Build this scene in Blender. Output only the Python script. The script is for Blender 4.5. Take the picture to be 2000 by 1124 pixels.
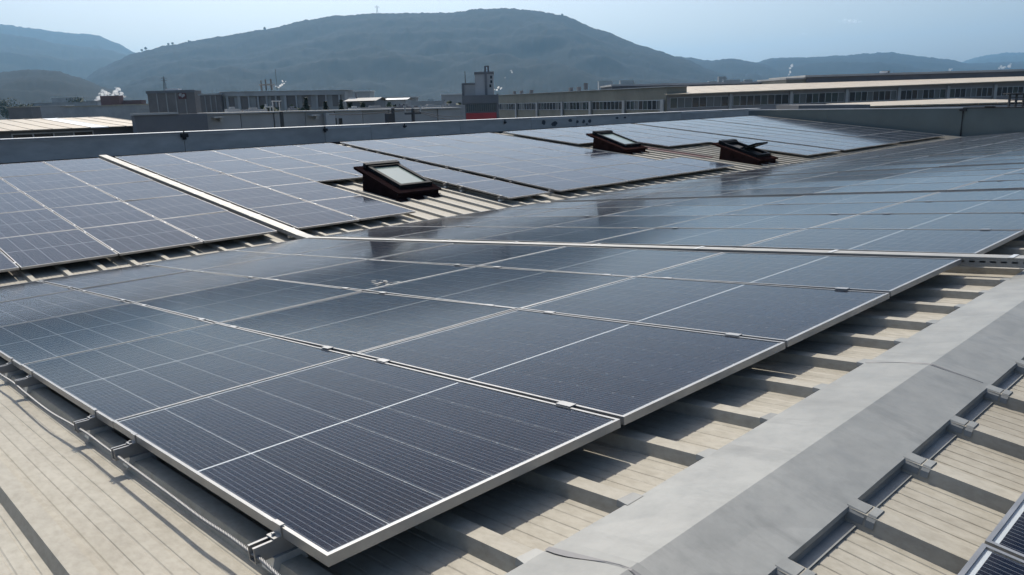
import bpy, math, random
from mathutils import Matrix, Vector
random.seed(7)
SC = bpy.context.scene
COL = SC.collection
for o in list(bpy.data.objects):
    bpy.data.objects.remove(o)

# ------------------------------------------------------------------ camera
CAM = Vector((-0.8014, -1.5439, 1.0676))
YAW, PITCH, ROLL, FPX = 0.8184, 0.2392, 0.0271, 1502.17
A = 0.0952                      # roof pitch (radians)
TA, CA, SA = math.tan(A), math.cos(A), math.sin(A)
cy, sy, cp, sp = math.cos(YAW), math.sin(YAW), math.cos(PITCH), math.sin(PITCH)
FWD = Vector((cy * cp, sy * cp, -sp))
_r = Vector((sy, -cy, 0.0))
_d = FWD.cross(_r)
RIGHT = math.cos(ROLL) * _r + math.sin(ROLL) * _d
DOWN = -math.sin(ROLL) * _r + math.cos(ROLL) * _d
cam_data = bpy.data.cameras.new('camera')
cam = bpy.data.objects.new('camera', cam_data)
COL.objects.link(cam)
m = Matrix.Identity(4)
for i in range(3):
    m[i][0] = RIGHT[i]; m[i][1] = -DOWN[i]; m[i][2] = -FWD[i]; m[i][3] = CAM[i]
cam.matrix_world = m
cam_data.sensor_width = 36.0
cam_data.lens = FPX / 2000.0 * 36.0
cam_data.clip_start = 0.05
cam_data.clip_end = 60000
SC.camera = cam

# ------------------------------------------------------------------ sky, sun, exposure
SUN_AZ, SUN_EL = math.radians(60), math.radians(50)      # azimuth from +X towards +Y
world = bpy.data.worlds.new('World')
SC.world = world
world.use_nodes = True
nt = world.node_tree
bg = nt.nodes['Background']
sky = nt.nodes.new('ShaderNodeTexSky')
sky.sky_type = 'NISHITA'
sky.sun_disc = False
sky.sun_elevation = SUN_EL
sky.sun_rotation = math.pi / 2 - SUN_AZ
sky.altitude = 300
sky.air_density = 1.0
sky.dust_density = 4.5
sky.ozone_density = 3.0
nt.links.new(sky.outputs[0], bg.inputs[0])
bg.inputs[1].default_value = 0.135
sd = bpy.data.lights.new('sun', 'SUN')
sd.energy = 4.6
sd.angle = math.radians(0.53)
sd.color = (1.0, 0.93, 0.82)
sun = bpy.data.objects.new('sun', sd)
COL.objects.link(sun)
sdir = Vector((math.cos(SUN_AZ) * math.cos(SUN_EL), math.sin(SUN_AZ) * math.cos(SUN_EL), math.sin(SUN_EL)))
sun.rotation_euler = sdir.to_track_quat('Z', 'Y').to_euler()
vs = SC.view_settings
vs.view_transform = 'Standard'
vs.look = 'None'
vs.gamma = 1.0
vs.exposure = -0.03
vs.use_curve_mapping = False
SC.cycles.max_bounces = 8
SC.cycles.diffuse_bounces = 1
SC.cycles.glossy_bounces = 4
SC.cycles.transmission_bounces = 4
SC.cycles.transparent_max_bounces = 12
SC.cycles.volume_bounces = 2
SC.cycles.use_denoising = True
SC.cycles.sample_clamp_indirect = 6.0

# ------------------------------------------------------------------ helpers
def ray(u, v):
    return (FWD + RIGHT * ((u - 1000) / FPX) + DOWN * ((v - 562) / FPX))
def at(u, v, depth):
    return CAM + ray(u, v) * depth
def onplane(u, v, axis, val):
    d = ray(u, v)
    t = (val - CAM[axis]) / d[axis]
    return CAM + d * t
def near_pt(u, v, h=0.0):
    n = Vector((0, SA, CA)); d = ray(u, v)
    t = (-h - n.dot(CAM)) / n.dot(d)
    return CAM + d * t

class MB:
    """collects faces, builds one mesh"""
    def __init__(s): s.v = []; s.f = []; s.mi = []
    def quad(s, a, b, c, d, m=0):
        n = len(s.v); s.v += [tuple(a), tuple(b), tuple(c), tuple(d)]; s.f.append((n, n + 1, n + 2, n + 3)); s.mi.append(m)
    def poly(s, pts, m=0):
        n = len(s.v); s.v += [tuple(p) for p in pts]; s.f.append(tuple(range(n, n + len(pts)))); s.mi.append(m)
    def box(s, x0, x1, y0, y1, z0, z1, m=0):
        n = len(s.v)
        s.v += [(x0, y0, z0), (x1, y0, z0), (x1, y1, z0), (x0, y1, z0), (x0, y0, z1), (x1, y0, z1), (x1, y1, z1), (x0, y1, z1)]
        for f in ((0, 3, 2, 1), (4, 5, 6, 7), (0, 1, 5, 4), (1, 2, 6, 5), (2, 3, 7, 6), (3, 0, 4, 7)):
            s.f.append(tuple(n + i for i in f)); s.mi.append(m)
    def hexa(s, p, m=0):
        """8 points: bottom 4 ccw, top 4 ccw"""
        n = len(s.v); s.v += [tuple(q) for q in p]
        for f in ((0, 3, 2, 1), (4, 5, 6, 7), (0, 1, 5, 4), (1, 2, 6, 5), (2, 3, 7, 6), (3, 0, 4, 7)):
            s.f.append(tuple(n + i for i in f)); s.mi.append(m)
    def tube(s, pts, r, sides=6, caps=True, m=0):
        pts = [Vector(p) for p in pts]
        rings = []
        for i, p in enumerate(pts):
            t = (pts[min(i + 1, len(pts) - 1)] - pts[max(i - 1, 0)]).normalized()
            a = t.cross(Vector((0, 0, 1)))
            if a.length < 1e-3: a = t.cross(Vector((1, 0, 0)))
            a.normalize(); b = t.cross(a)
            rr = r[i] if isinstance(r, (list, tuple)) else r
            n = len(s.v)
            for k in range(sides):
                w = 2 * math.pi * k / sides
                s.v.append(tuple(p + a * (rr * math.cos(w)) + b * (rr * math.sin(w))))
            rings.append(n)
        for i in range(len(rings) - 1):
            for k in range(sides):
                k2 = (k + 1) % sides
                s.f.append((rings[i] + k, rings[i] + k2, rings[i + 1] + k2, rings[i + 1] + k)); s.mi.append(m)
        if caps:
            s.f.append(tuple(rings[0] + k for k in reversed(range(sides)))); s.mi.append(m)
            s.f.append(tuple(rings[-1] + k for k in range(sides))); s.mi.append(m)
    def mesh(s, name, mats, smooth=False):
        me = bpy.data.meshes.new(name)
        me.from_pydata(s.v, [], s.f)
        for mt in (mats if isinstance(mats, (list, tuple)) else [mats]): me.materials.append(mt)
        if any(s.mi): me.polygons.foreach_set('material_index', s.mi)
        if smooth: me.polygons.foreach_set('use_smooth', [True] * len(me.polygons))
        me.update()
        return me
    def build(s, name, mats, parent=None, smooth=False):
        return link(name, s.mesh(name, mats, smooth), parent)

def link(name, me, parent=None):
    o = bpy.data.objects.new(name, me); COL.objects.link(o)
    if parent is not None: o.parent = parent
    return o
def tag(o, label=None, cat=None, group=None, kind=None):
    if label: o['label'] = label
    if cat: o['category'] = cat
    if group: o['group'] = group
    if kind: o['kind'] = kind
    return o
def thing(name, label, cat, mtx=None, group=None):
    o = bpy.data.objects.new(name, None); COL.objects.link(o)
    o.empty_display_size = 0.2
    if mtx is not None: o.matrix_world = mtx
    return tag(o, label, cat, group)
def axes(o, ex, ey, ez):
    mm = Matrix.Identity(4)
    for i in range(3):
        mm[i][0] = ex[i]; mm[i][1] = ey[i]; mm[i][2] = ez[i]; mm[i][3] = o[i]
    return mm
EX = Vector((1, 0, 0))
Y0F, Z0F, X0F, PX, PY = 9.5136, -0.8029, 1.1708, 1.154, 1.7289
YR = -0.547                                                 # ridge crest line
def near_mtx(x, s, h=0.0):      # s metres down the near slope from y = 0
    n = Vector((0, SA, CA))
    return axes(Vector((x, s * CA, -s * SA)) - n * h, EX, Vector((0, CA, -SA)), n)
def far_mtx(x, s, h=0.0):       # s metres up the far slope
    n = Vector((0, -SA, CA))
    return axes(Vector((x, Y0F + s * CA, Z0F + s * SA)) - n * h, EX, Vector((0, CA, SA)), n)
def right_mtx(x, s, h=0.0):     # s metres down the slope on the camera's side of the ridge
    n = Vector((0, -SA, CA))
    return axes(Vector((x, 2 * YR - s * CA, -s * SA)) - n * h, -EX, Vector((0, -CA, -SA)), n)
ORD = ['first', 'second', 'third', 'fourth', 'fifth', 'sixth', 'seventh', 'eighth', 'ninth', 'tenth', 'eleventh', 'twelfth']

# ------------------------------------------------------------------ materials
def new_mat(name):
    mt = bpy.data.materials.new(name); mt.use_nodes = True
    return mt, mt.node_tree, mt.node_tree.nodes['Principled BSDF']
def mat(name, col, rough=0.6, metal=0.0, var=0.0, scale=3.0, stretch=(1, 1, 1), col2=None, spec=0.5, bump=0.0, coord='Object', rand=0.0, detail=6):
    mt, t, b = new_mat(name)
    b.inputs['Roughness'].default_value = rough
    b.inputs['Metallic'].default_value = metal
    b.inputs['Specular IOR Level'].default_value = spec
    if var == 0 and col2 is None:
        b.inputs['Base Color'].default_value = (*col, 1)
        return mt
    tc = t.nodes.new('ShaderNodeTexCoord'); mp = t.nodes.new('ShaderNodeMapping')
    mp.inputs['Scale'].default_value = stretch
    t.links.new(tc.outputs[coord], mp.inputs[0])
    vec = mp.outputs[0]
    oi = t.nodes.new('ShaderNodeObjectInfo')
    ad = t.nodes.new('ShaderNodeVectorMath'); ad.operation = 'MULTIPLY_ADD'
    cmb = t.nodes.new('ShaderNodeCombineXYZ')
    for k in range(3): t.links.new(oi.outputs['Random'], cmb.inputs[k])
    t.links.new(cmb.outputs[0], ad.inputs[0]); ad.inputs[1].default_value = (37, 53, 11); t.links.new(vec, ad.inputs[2])
    n1 = t.nodes.new('ShaderNodeTexNoise'); n1.inputs['Scale'].default_value = scale; n1.inputs['Detail'].default_value = detail; n1.inputs['Roughness'].default_value = 0.65
    t.links.new(ad.outputs[0], n1.inputs['Vector'])
    cr = t.nodes.new('ShaderNodeValToRGB')
    c2 = col2 if col2 else tuple(c * (1 - var) for c in col)
    cr.color_ramp.elements[0].position = 0.32; cr.color_ramp.elements[0].color = (*c2, 1)
    cr.color_ramp.elements[1].position = 0.66; cr.color_ramp.elements[1].color = (*[min(1, c * (1 + var * 0.4)) for c in col], 1)
    t.links.new(n1.outputs[0], cr.inputs[0])
    out = cr.outputs[0]
    if rand > 0:
        mr = t.nodes.new('ShaderNodeMapRange'); mr.inputs[3].default_value = 1 - rand; mr.inputs[4].default_value = 1 + rand * 0.5
        t.links.new(oi.outputs['Random'], mr.inputs[0])
        mx = t.nodes.new('ShaderNodeVectorMath'); mx.operation = 'SCALE'
        t.links.new(out, mx.inputs[0]); t.links.new(mr.outputs[0], mx.inputs['Scale']); out = mx.outputs[0]
    t.links.new(out, b.inputs['Base Color'])
    if bump > 0:
        bp = t.nodes.new('ShaderNodeBump'); bp.inputs['Strength'].default_value = bump; bp.inputs['Distance'].default_value = 0.01
        t.links.new(n1.outputs[0], bp.inputs['Height']); t.links.new(bp.outputs[0], b.inputs['Normal'])
    return mt

def roof_sheet_mat(name, c_lo, c_hi, c_stain, sstr=(14, .8, 1), samt=.55, spec=.55):
    """weathered painted steel: large blotches, streaks down the slope, fine specks"""
    mt, t, b = new_mat(name)
    N, L = t.nodes.new, t.links.new
    tc = N('ShaderNodeTexCoord'); oi = N('ShaderNodeObjectInfo')
    off = N('ShaderNodeVectorMath'); off.operation = 'MULTIPLY_ADD'
    cm = N('ShaderNodeCombineXYZ')
    for k in range(3): L(oi.outputs['Random'], cm.inputs[k])
    L(cm.outputs[0], off.inputs[0]); off.inputs[1].default_value = (71, 29, 13); L(tc.outputs['Object'], off.inputs[2])
    def noise(sc, scale, det, rough=0.6):
        mp = N('ShaderNodeMapping'); mp.inputs['Scale'].default_value = sc; L(off.outputs[0], mp.inputs[0])
        n = N('ShaderNodeTexNoise'); n.inputs['Scale'].default_value = scale; n.inputs['Detail'].default_value = det; n.inputs['Roughness'].default_value = rough
        L(mp.outputs[0], n.inputs['Vector']); return n.outputs[0]
    big = noise((1, 0.6, 1), 2.2, 5)
    streak = noise(sstr, 2.4 if sstr[0] > 4 else 3.0, 6, 0.72)
    fine = noise((1, 0.5, 1), 38, 4, 0.7) if sstr[0] > 4 else noise((1, 1, 1), 9, 8, 0.72)
    r1 = N('ShaderNodeValToRGB'); r1.color_ramp.elements[0].position = .3; r1.color_ramp.elements[1].position = .72
    r1.color_ramp.elements[0].color = (*c_lo, 1); r1.color_ramp.elements[1].color = (*c_hi, 1); L(big, r1.inputs[0])
    r2 = N('ShaderNodeValToRGB'); r2.color_ramp.elements[0].position = .52; r2.color_ramp.elements[1].position = .74
    r2.color_ramp.elements[0].color = (0, 0, 0, 1); r2.color_ramp.elements[1].color = (samt, samt, samt, 1); L(streak, r2.inputs[0])
    mx = N('ShaderNodeMix'); mx.data_type = 'RGBA'; L(r2.outputs[0], mx.inputs[0]); L(r1.outputs[0], mx.inputs[6]); mx.inputs[7].default_value = (*c_stain, 1)
    r3 = N('ShaderNodeValToRGB'); r3.color_ramp.elements[0].position = .3; r3.color_ramp.elements[1].position = .6
    r3.color_ramp.elements[0].color = ((.80, .79, .77, 1) if sstr[0] > 4 else (.76, .77, .77, 1)); r3.color_ramp.elements[1].color = (1, 1, 1, 1); L(fine, r3.inputs[0])
    m2 = N('ShaderNodeMix'); m2.data_type = 'RGBA'; m2.blend_type = 'MULTIPLY'; m2.inputs[0].default_value = 1; L(mx.outputs[2], m2.inputs[6]); L(r3.outputs[0], m2.inputs[7])
    L(m2.outputs[2], b.inputs['Base Color'])
    rr = N('ShaderNodeMapRange'); rr.inputs[3].default_value = .42; rr.inputs[4].default_value = .58; L(fine, rr.inputs[0]); L(rr.outputs[0], b.inputs['Roughness'])
    b.inputs['Specular IOR Level'].default_value = spec
    bp = N('ShaderNodeBump'); bp.inputs['Strength'].default_value = .12; bp.inputs['Distance'].default_value = .006; L(big, bp.inputs['Height']); L(bp.outputs[0], b.inputs['Normal'])
    return mt

M_SHEET = roof_sheet_mat('weathered_beige_sheet', (.33, .305, .25), (.43, .405, .34), (.26, .235, .185), (5, .9, 1), .36, .2)
M_CAP = roof_sheet_mat('galvanised_cap', (.185, .19, .178), (.262, .268, .252), (.125, .13, .122), (2.6, .55, 1), .6, .8)
M_BROWN = mat('brown_sheet', (.14, .06, .05), .55, var=.35, scale=4)
M_ALU = mat('anodised_frame', (.35, .35, .345), .40, .65, var=.15, scale=9)
M_GALV = mat('galvanised_steel', (.60, .61, .60), .42, .7, var=.2, scale=14)
M_TRAY = mat('tray_steel', (.29, .29, .275), .55, .3, var=.18, scale=6)
M_BACK = mat('backsheet', (.58, .61, .65), .6)
M_STEEL = mat('cable_steel', (.22, .22, .22), .5, .6)
M_SKYB = mat('brown_flashing', (.017, .011, .012), .6, var=.4, scale=6, spec=0.0)
M_SKYB2 = mat('maroon_flashing', (.028, .015, .014), .6, var=.4, scale=5, spec=0.0)
M_SASH = mat('dark_sash', (.012, .014, .016), .5, var=.2, scale=8, spec=.05)
M_PARA = mat('parapet_panel', (.43, .42, .39), .55, var=.22, scale=1.2, stretch=(1, 1, 2.5), rand=.12)
M_COPE = mat('parapet_coping', (.52, .53, .53), .4, .3, var=.15, scale=2)
M_ENDW = mat('end_wall_panel', (.105, .135, .135), .55, var=.14, scale=.8, rand=.06)
M_DARK = mat('dark_rubber', (.02, .02, .022), .7)
M_SCUFF = mat('scuffed_patch', (.06, .07, .08), .8, var=.4, scale=8)

def cell_mat():
    mt, t, b = new_mat('silicon_cells')
    N, L = t.nodes.new, t.links.new
    tc = N('ShaderNodeTexCoord'); sx = N('ShaderNodeSeparateXYZ'); L(tc.outputs['Object'], sx.inputs[0])
    # ten busbars on each 182 mm cell
    d = N('ShaderNodeMath'); d.operation = 'DIVIDE'; L(sx.outputs[0], d.inputs[0]); d.inputs[1].default_value = 0.01846
    fr = N('ShaderNodeMath'); fr.operation = 'FRACT'; L(d.outputs[0], fr.inputs[0])
    lt = N('ShaderNodeMath'); lt.operation = 'LESS_THAN'; L(fr.outputs[0], lt.inputs[0]); lt.inputs[1].default_value = .055
    oi = N('ShaderNodeObjectInfo')
    n = N('ShaderNodeTexNoise'); n.inputs['Scale'].default_value = 3; n.inputs['Detail'].default_value = 2; L(tc.outputs['Object'], n.inputs['Vector'])
    ad = N('ShaderNodeMath'); ad.operation = 'ADD'; L(oi.outputs['Random'], ad.inputs[0]); L(n.outputs[0], ad.inputs[1])
    cr = N('ShaderNodeValToRGB'); cr.color_ramp.elements[0].position = .3; cr.color_ramp.elements[1].position = 1.4
    cr.color_ramp.elements[0].color = (.0028, .0055, .0165, 1); cr.color_ramp.elements[1].color = (.005, .009, .024, 1); L(ad.outputs[0], cr.inputs[0])
    mx = N('ShaderNodeMix'); mx.data_type = 'RGBA'; L(lt.outputs[0], mx.inputs[0]); L(cr.outputs[0], mx.inputs[6]); mx.inputs[7].default_value = (.25, .28, .34, 1)
    L(mx.outputs[2], b.inputs['Base Color']); b.inputs['Roughness'].default_value = .6; b.inputs['Specular IOR Level'].default_value = 0.0
    return mt
M_CELL = cell_mat()

def glass_mat(name, rough=.1, ior=1.42, dust=.03, tint=(.93, .95, .95)):
    mt, t, b = new_mat(name)
    N, L = t.nodes.new, t.links.new
    t.nodes.remove(b)
    out = t.nodes['Material Output']
    tr = N('ShaderNodeBsdfTransparent'); tr.inputs[0].default_value = (*tint, 1)
    gl = N('ShaderNodeBsdfGlossy'); gl.inputs[0].default_value = (1, 1, 1, 1); gl.inputs['Roughness'].default_value = rough
    fz = N('ShaderNodeFresnel'); fz.inputs[0].default_value = ior
    m1 = N('ShaderNodeMixShader'); L(fz.outputs[0], m1.inputs[0]); L(tr.outputs[0], m1.inputs[1]); L(gl.outputs[0], m1.inputs[2])
    if dust > 0:
        df = N('ShaderNodeBsdfDiffuse'); df.inputs[0].default_value = (.42, .41, .39, 1)
        tc = N('ShaderNodeTexCoord'); oi = N('ShaderNodeObjectInfo'); mu = N('ShaderNodeVectorMath'); mu.operation = 'MULTIPLY_ADD'
        cm = N('ShaderNodeCombineXYZ')
        for k in range(3): L(oi.outputs['Random'], cm.inputs[k])
        L(cm.outputs[0], mu.inputs[0]); mu.inputs[1].default_value = (17, 41, 5); L(tc.outputs['Object'], mu.inputs[2])
        n = N('ShaderNodeTexNoise'); n.inputs['Scale'].default_value = 2.5; n.inputs['Detail'].default_value = 8; n.inputs['Roughness'].default_value = .7; L(mu.outputs[0], n.inputs['Vector'])
        mr = N('ShaderNodeMapRange'); mr.inputs[1].default_value = .38; mr.inputs[2].default_value = .78; mr.inputs[3].default_value = dust * .25; mr.inputs[4].default_value = dust * 2.8
        L(n.outputs[0], mr.inputs[0])
        sx = N('ShaderNodeSeparateXYZ'); L(tc.outputs['Object'], sx.inputs[0])
        e1 = N('ShaderNodeMapRange'); e1.inputs[1].default_value = .012; e1.inputs[2].default_value = .060; e1.inputs[3].default_value = .09; e1.inputs[4].default_value = 0; L(sx.outputs[1], e1.inputs[0])
        e2 = N('ShaderNodeMapRange'); e2.inputs[1].default_value = 1.66; e2.inputs[2].default_value = 1.711; e2.inputs[3].default_value = 0; e2.inputs[4].default_value = .09; L(sx.outputs[1], e2.inputs[0])
        ea = N('ShaderNodeMath'); ea.operation = 'ADD'; L(e1.outputs[0], ea.inputs[0]); L(e2.outputs[0], ea.inputs[1])
        em = N('ShaderNodeMath'); em.operation = 'MULTIPLY_ADD'; L(ea.outputs[0], em.inputs[0]); L(n.outputs[0], em.inputs[1]); L(mr.outputs[0], em.inputs[2])
        m2 = N('ShaderNodeMixShader'); L(em.outputs[0], m2.inputs[0]); L(m1.outputs[0], m2.inputs[1]); L(df.outputs[0], m2.inputs[2]); L(m2.outputs[0], out.inputs[0])
    else:
        L(m1.outputs[0], out.inputs[0])
    return mt
M_GLASS = glass_mat('panel_glass', .10, 1.175, .006)
M_WIN = mat('window_glass_dark', (.02, .024, .028), .12, spec=.6)
PANES = [M_WIN, M_WIN, M_WIN, mat('pane_green', (.045, .06, .055), .15, spec=.6), mat('pane_brown', (.05, .04, .035), .2, spec=.5), mat('pane_dusty', (.13, .135, .13), .4, spec=.4)]
M_SKYG = mat('milky_skylight_glass', (.19, .24, .21), .14, spec=.6)

# ------------------------------------------------------------------ large structure: ground, roof
GZ = -8.0
g = MB(); g.quad((-14000, -14000, GZ), (14000, -14000, GZ), (14000, 14000, GZ), (-14000, 14000, GZ))
tag(g.build('ground', mat('ground', (.10, .10, .075), .9, var=.4, scale=.004)), 'flat valley floor around the factories', kind='structure')

RIB0, RP = 0.010, 0.406
def sheet_mesh(length, name, material, ribs=3):
    prof = []
    for k in range(ribs):
        c = k * RP
        prof += [(c - .047, 0), (c - .030, .040), (c + .030, .040), (c + .047, 0)]
        x = c + .047
        pan = RP - .094
        for q in range(6):
            xc = x + pan * (q + .5) / 6
            if q % 2: prof += [(xc - .006, 0), (xc - .0030, -.0021), (xc + .0020, -.0021), (xc + .005, 0)]
            else: prof += [(xc - .005, 0), (xc - .0025, -.0023), (xc + .0030, -.0020), (xc + .007, 0)]
    prof.append((ribs * RP - .047, 0))
    b = MB(); nseg = 6
    for j in range(nseg + 1):
        for (x, z) in prof: b.v.append((x, length * j / nseg, z))
    n = len(prof)
    for j in range(nseg):
        for i in range(n - 1):
            b.f.append((j * n + i, j * n + i + 1, (j + 1) * n + i + 1, (j + 1) * n + i)); b.mi.append(0)
    return b.mesh(name, material)
HP = 0.135        # pan lies this far below the panel tops
XS0, NSH = RIB0 - 10 * RP, 33
def roof(name, label, mfun, s0, s1, mirror=False, n=NSH):
    r = thing(name, label, None); r['kind'] = 'structure'
    me = sheet_mesh(s1 - s0, 'roof_sheet', M_SHEET)
    for i in range(n):
        o = link('roof_sheet', me, r)
        x = XS0 + i * 3 * RP
        if mirror: x += 2 * RP
        o.matrix_world = mfun(x, s0, HP + random.uniform(0, .0008))
    return r
S_RIDGE = YR / CA
S_VAL_N = 8.90 / CA
roof('roof_near_slope', 'beige ribbed metal roof slope falling from the ridge cap to the valley', near_mtx, S_RIDGE, S_VAL_N)
S_VF0 = (9.16 - Y0F) / CA
S_VF1 = (18.62 - Y0F) / CA
roof('roof_far_slope', 'beige ribbed metal roof slope rising from the valley to the far parapet', far_mtx, S_VF0, S_VF1)
roof('roof_ridge_slope', 'beige ribbed metal roof slope on the near side of the ridge cap', right_mtx, S_RIDGE, 4.0, True, 12)
# valley gutter
XE = 35.6
gut = MB()
zc = -TA * 8.9 - HP
for (ya, za, yb, zb) in ((8.86, zc + .006, 8.92, zc - .01), (8.92, zc - .01, 8.95, zc - .07), (8.95, zc - .07, 9.11, zc - .07), (9.11, zc - .07, 9.14, zc - .01), (9.14, zc - .01, 9.20, zc + .006)):
    gut.quad((XS0, ya, za), (XE, ya, za), (XE, yb, zb), (XS0, yb, zb))
tag(gut.build('valley_gutter', M_SHEET), 'sheet metal gutter in the valley between two roof slopes', 'gutter', kind='structure')
# body of the hall below the roof
hb = MB(); hb.box(XS0 + .2, XE - .1, -4.2, 21.6, GZ, -1.45)
tag(hb.build('factory_hall_body', mat('hall_wall', (.3, .3, .29), .7, var=.2, scale=.5)), 'walls of the factory hall under the roof', 'building', kind='structure')

# ------------------------------------------------------------------ ridge cap
def cap_z(y):
    return None
CAPL, CAPR, CREST_Z = -0.300, -0.760, -0.019
CAPZL, CAPZR = -0.067, -0.062
cap = thing('ridge_cap', 'grey sheet metal ridge cap running along the roof crest', 'ridge cap', Matrix.Translation((0, 0, 0)))
joints = [-3.5, -1.45, 0.47, 2.42, 4.4, 6.4, 8.4, 10.4, 12.4, 14.4, 16.4, 18.4, 22.4, 26.4, 30.4, 35.5]
for k in range(len(joints) - 1):
    x0, x1 = joints[k], joints[k + 1] + .05
    c = MB(); nx = 14
    lift = 0.0
    rows = []
    rnd = random.Random(k)
    for i in range(nx + 1):
        f = i / nx; x = x0 + (x1 - x0) * f
        e = .0035 * f                                       # laps over the next section
        w = rnd.uniform(-.0012, .0012)
        curl = .006 * max(0, 1 - f * 9)
        rows.append([(x, CAPL + .006, CAPZL - .012 + e), (x, CAPL, CAPZL + e + w), (x, (CAPL + YR) / 2, (CAPZL + CREST_Z) / 2 + e - w * 1.5 - curl * .2), (x, YR, CREST_Z + e),
                     (x, (CAPR + YR) / 2, (CAPZR + CREST_Z) / 2 + e + w * 1.5), (x, CAPR, CAPZR + e - w), (x, CAPR - .003, CAPZR - .014 + e)])
    for r in rows: c.v += r
    n = 7
    for i in range(nx):
        for j in range(n - 1):
            c.f.append((i * n + j, (i + 1) * n + j, (i + 1) * n + j + 1, i * n + j + 1)); c.mi.append(0)
    c.build('cap_section', M_CAP, cap)
# dark strip painted for the shaded lap gap at the two near joints
for (xj, wd) in ((0.47, .022), (2.42, .008)):
    s = MB(); pts = []
    nn = 12
    for i in range(nn + 1):
        f = i / nn; y = CAPL + (CAPR + .02 - CAPL) * f
        z = (CAPZL + (CREST_Z - CAPZL) * (y - CAPL) / (YR - CAPL)) if y > YR else (CREST_Z + (CAPZR - CREST_Z) * (y - YR) / (CAPR - YR))
        ww = wd * (0.55 + .45 * math.sin(f * 9 + xj)) * (1 if f < .97 else .3)
        pts.append((y, z + .006, ww))
    for i in range(nn):
        y, z, w0 = pts[i]; y2, z2, w1 = pts[i + 1]
        s.quad((xj - w0 + .03 * i / nn, y, z), (xj + .03 * i / nn, y, z + .002), (xj + .03 * (i + 1) / nn, y2, z2 + .002), (xj - w1 + .03 * (i + 1) / nn, y2, z2))
    s.build('lap_gap_strip', mat('lap_gap_grey', (.16, .16, .165), .6), cap)
# closure strips and rib saddles
def slope_z(y, h):     # near slope surface h below the panel plane (vertical approximation)
    return -TA * y - h / CA
def rslope_z(y, h):
    return -TA * (2 * YR - y) - h / CA
sad_me = None
for i in range(-8, 60):
    xr = RIB0 + i * RP
    if xr < -2.2 or xr > 16: continue
    # camera side: closure plate between ribs, saddle over the rib, strap
    b = MB(); y0 = CAPR + .012
    b.quad((xr + .032, y0, CAPZR + .0), (xr + RP - .032, y0, CAPZR + .0), (xr + RP - .045, y0 - .012, rslope_z(y0, HP) + .004), (xr + .045, y0 - .012, rslope_z(y0, HP) + .004))
    b.quad((xr + .045, y0 - .012, rslope_z(y0, HP) + .004), (xr + RP - .045, y0 - .012, rslope_z(y0, HP) + .004), (xr + RP - .045, y0 - .045, rslope_z(y0 - .045, HP) + .006), (xr + .045, y0 - .045, rslope_z(y0 - .045, HP) + .006))
    b.build('closure_plate', M_CAP, cap)
    b = MB()
    def arch(ya, yb, grow, za=0.0, zb=0.0):
        P = []
        for (y, zz) in ((ya, za), (yb, zb)):
            zp = rslope_z(y, HP); zt = zp + .040
            P.append([(xr - .041 - grow, y, zt - .027), (xr - .034 - grow, y, zt - .009 + zz), (xr - .024, y, zt + grow + zz), (xr + .024, y, zt + grow + zz), (xr + .034 + grow, y, zt - .009 + zz), (xr + .041 + grow, y, zt - .027)])
        for k in range(5):
            b.quad(P[0][k], P[0][k + 1], P[1][k + 1], P[1][k])
    arch(CAPR + .006, CAPR - .014, .0025, .003, .0015); arch(CAPR - .014, CAPR - .046, .0025, .0015, .0)
    b.build('rib_saddle', M_CAP, cap)
    b = MB(); arch(CAPR - .053, CAPR - .076, .0045)
    b.build('rib_strap', M_CAP, cap)
    # valley side: small bent tab on each rib
    if xr < 9:
        b = MB()
        def tabp(y, dz): return slope_z(y, HP) + .040 + dz
        b.quad((xr - .040, CAPL - .01, CAPZL + .003), (xr + .036, CAPL - .01, CAPZL + .003), (xr + .033, CAPL + .028, tabp(CAPL + .028, .003)), (xr - .033, CAPL + .034, tabp(CAPL + .034, .004)))
        b.quad((xr - .040, CAPL - .01, CAPZL + .003), (xr - .033, CAPL + .034, tabp(CAPL + .034, .004)), (xr - .041, CAPL + .030, tabp(CAPL, -.016)), (xr - .046, CAPL - .008, CAPZL - .016))
        b.build('rib_tab', M_CAP, cap)
        b = MB()
        b.quad((xr + .036, CAPL - .004, CAPZL - .002), (xr + RP - .040, CAPL - .004, CAPZL - .002), (xr + RP - .045, CAPL + .008, slope_z(CAPL, HP) + .002), (xr + .045, CAPL + .008, slope_z(CAPL, HP) + .002))
        b.build('closure_plate', M_CAP, cap)

# ------------------------------------------------------------------ solar panels
PW, PL = 1.134, 1.723
def ring(b, x0, x1, y0, y1, z0, z1, w):
    o = [(x0, y0), (x1, y0), (x1, y1), (x0, y1)]
    i_ = [(x0 + w, y0 + w), (x1 - w, y0 + w), (x1 - w, y1 - w), (x0 + w, y1 - w)]
    for k in range(4):
        k2 = (k + 1) % 4
        b.quad((*o[k], z1), (*o[k2], z1), (*i_[k2], z1), (*i_[k], z1))          # lip
        b.quad((*o[k], z0), (*o[k2], z0), (*o[k2], z1), (*o[k], z1))            # outside
        b.quad((*i_[k2], z1), (*i_[k], z1), (*i_[k], z1 - .004), (*i_[k2], z1 - .004))   # step down to the glass
        b.quad((*o[k2], z0), (*o[k], z0), (*i_[k], z0), (*i_[k2], z0))          # foot flange
bf = MB(); ring(bf, 0, PW, 0, PL, -.030, 0, .011)
ME_FRAME = bf.mesh('frame', M_ALU)
bg_ = MB(); bg_.quad((.011, .011, -.0025), (PW - .011, .011, -.0025), (PW - .011, PL - .011, -.0025), (.011, PL - .011, -.0025))
ME_GLASS = bg_.mesh('glass', M_GLASS)
bb = MB(); bb.quad((.010, .010, -.0062), (PW - .010, .010, -.0062), (PW - .010, PL - .010, -.0062), (.010, PL - .010, -.0062))
ME_BACK = bb.mesh('backsheet', M_BACK)
CWD, CHT = .181, .0905
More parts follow.
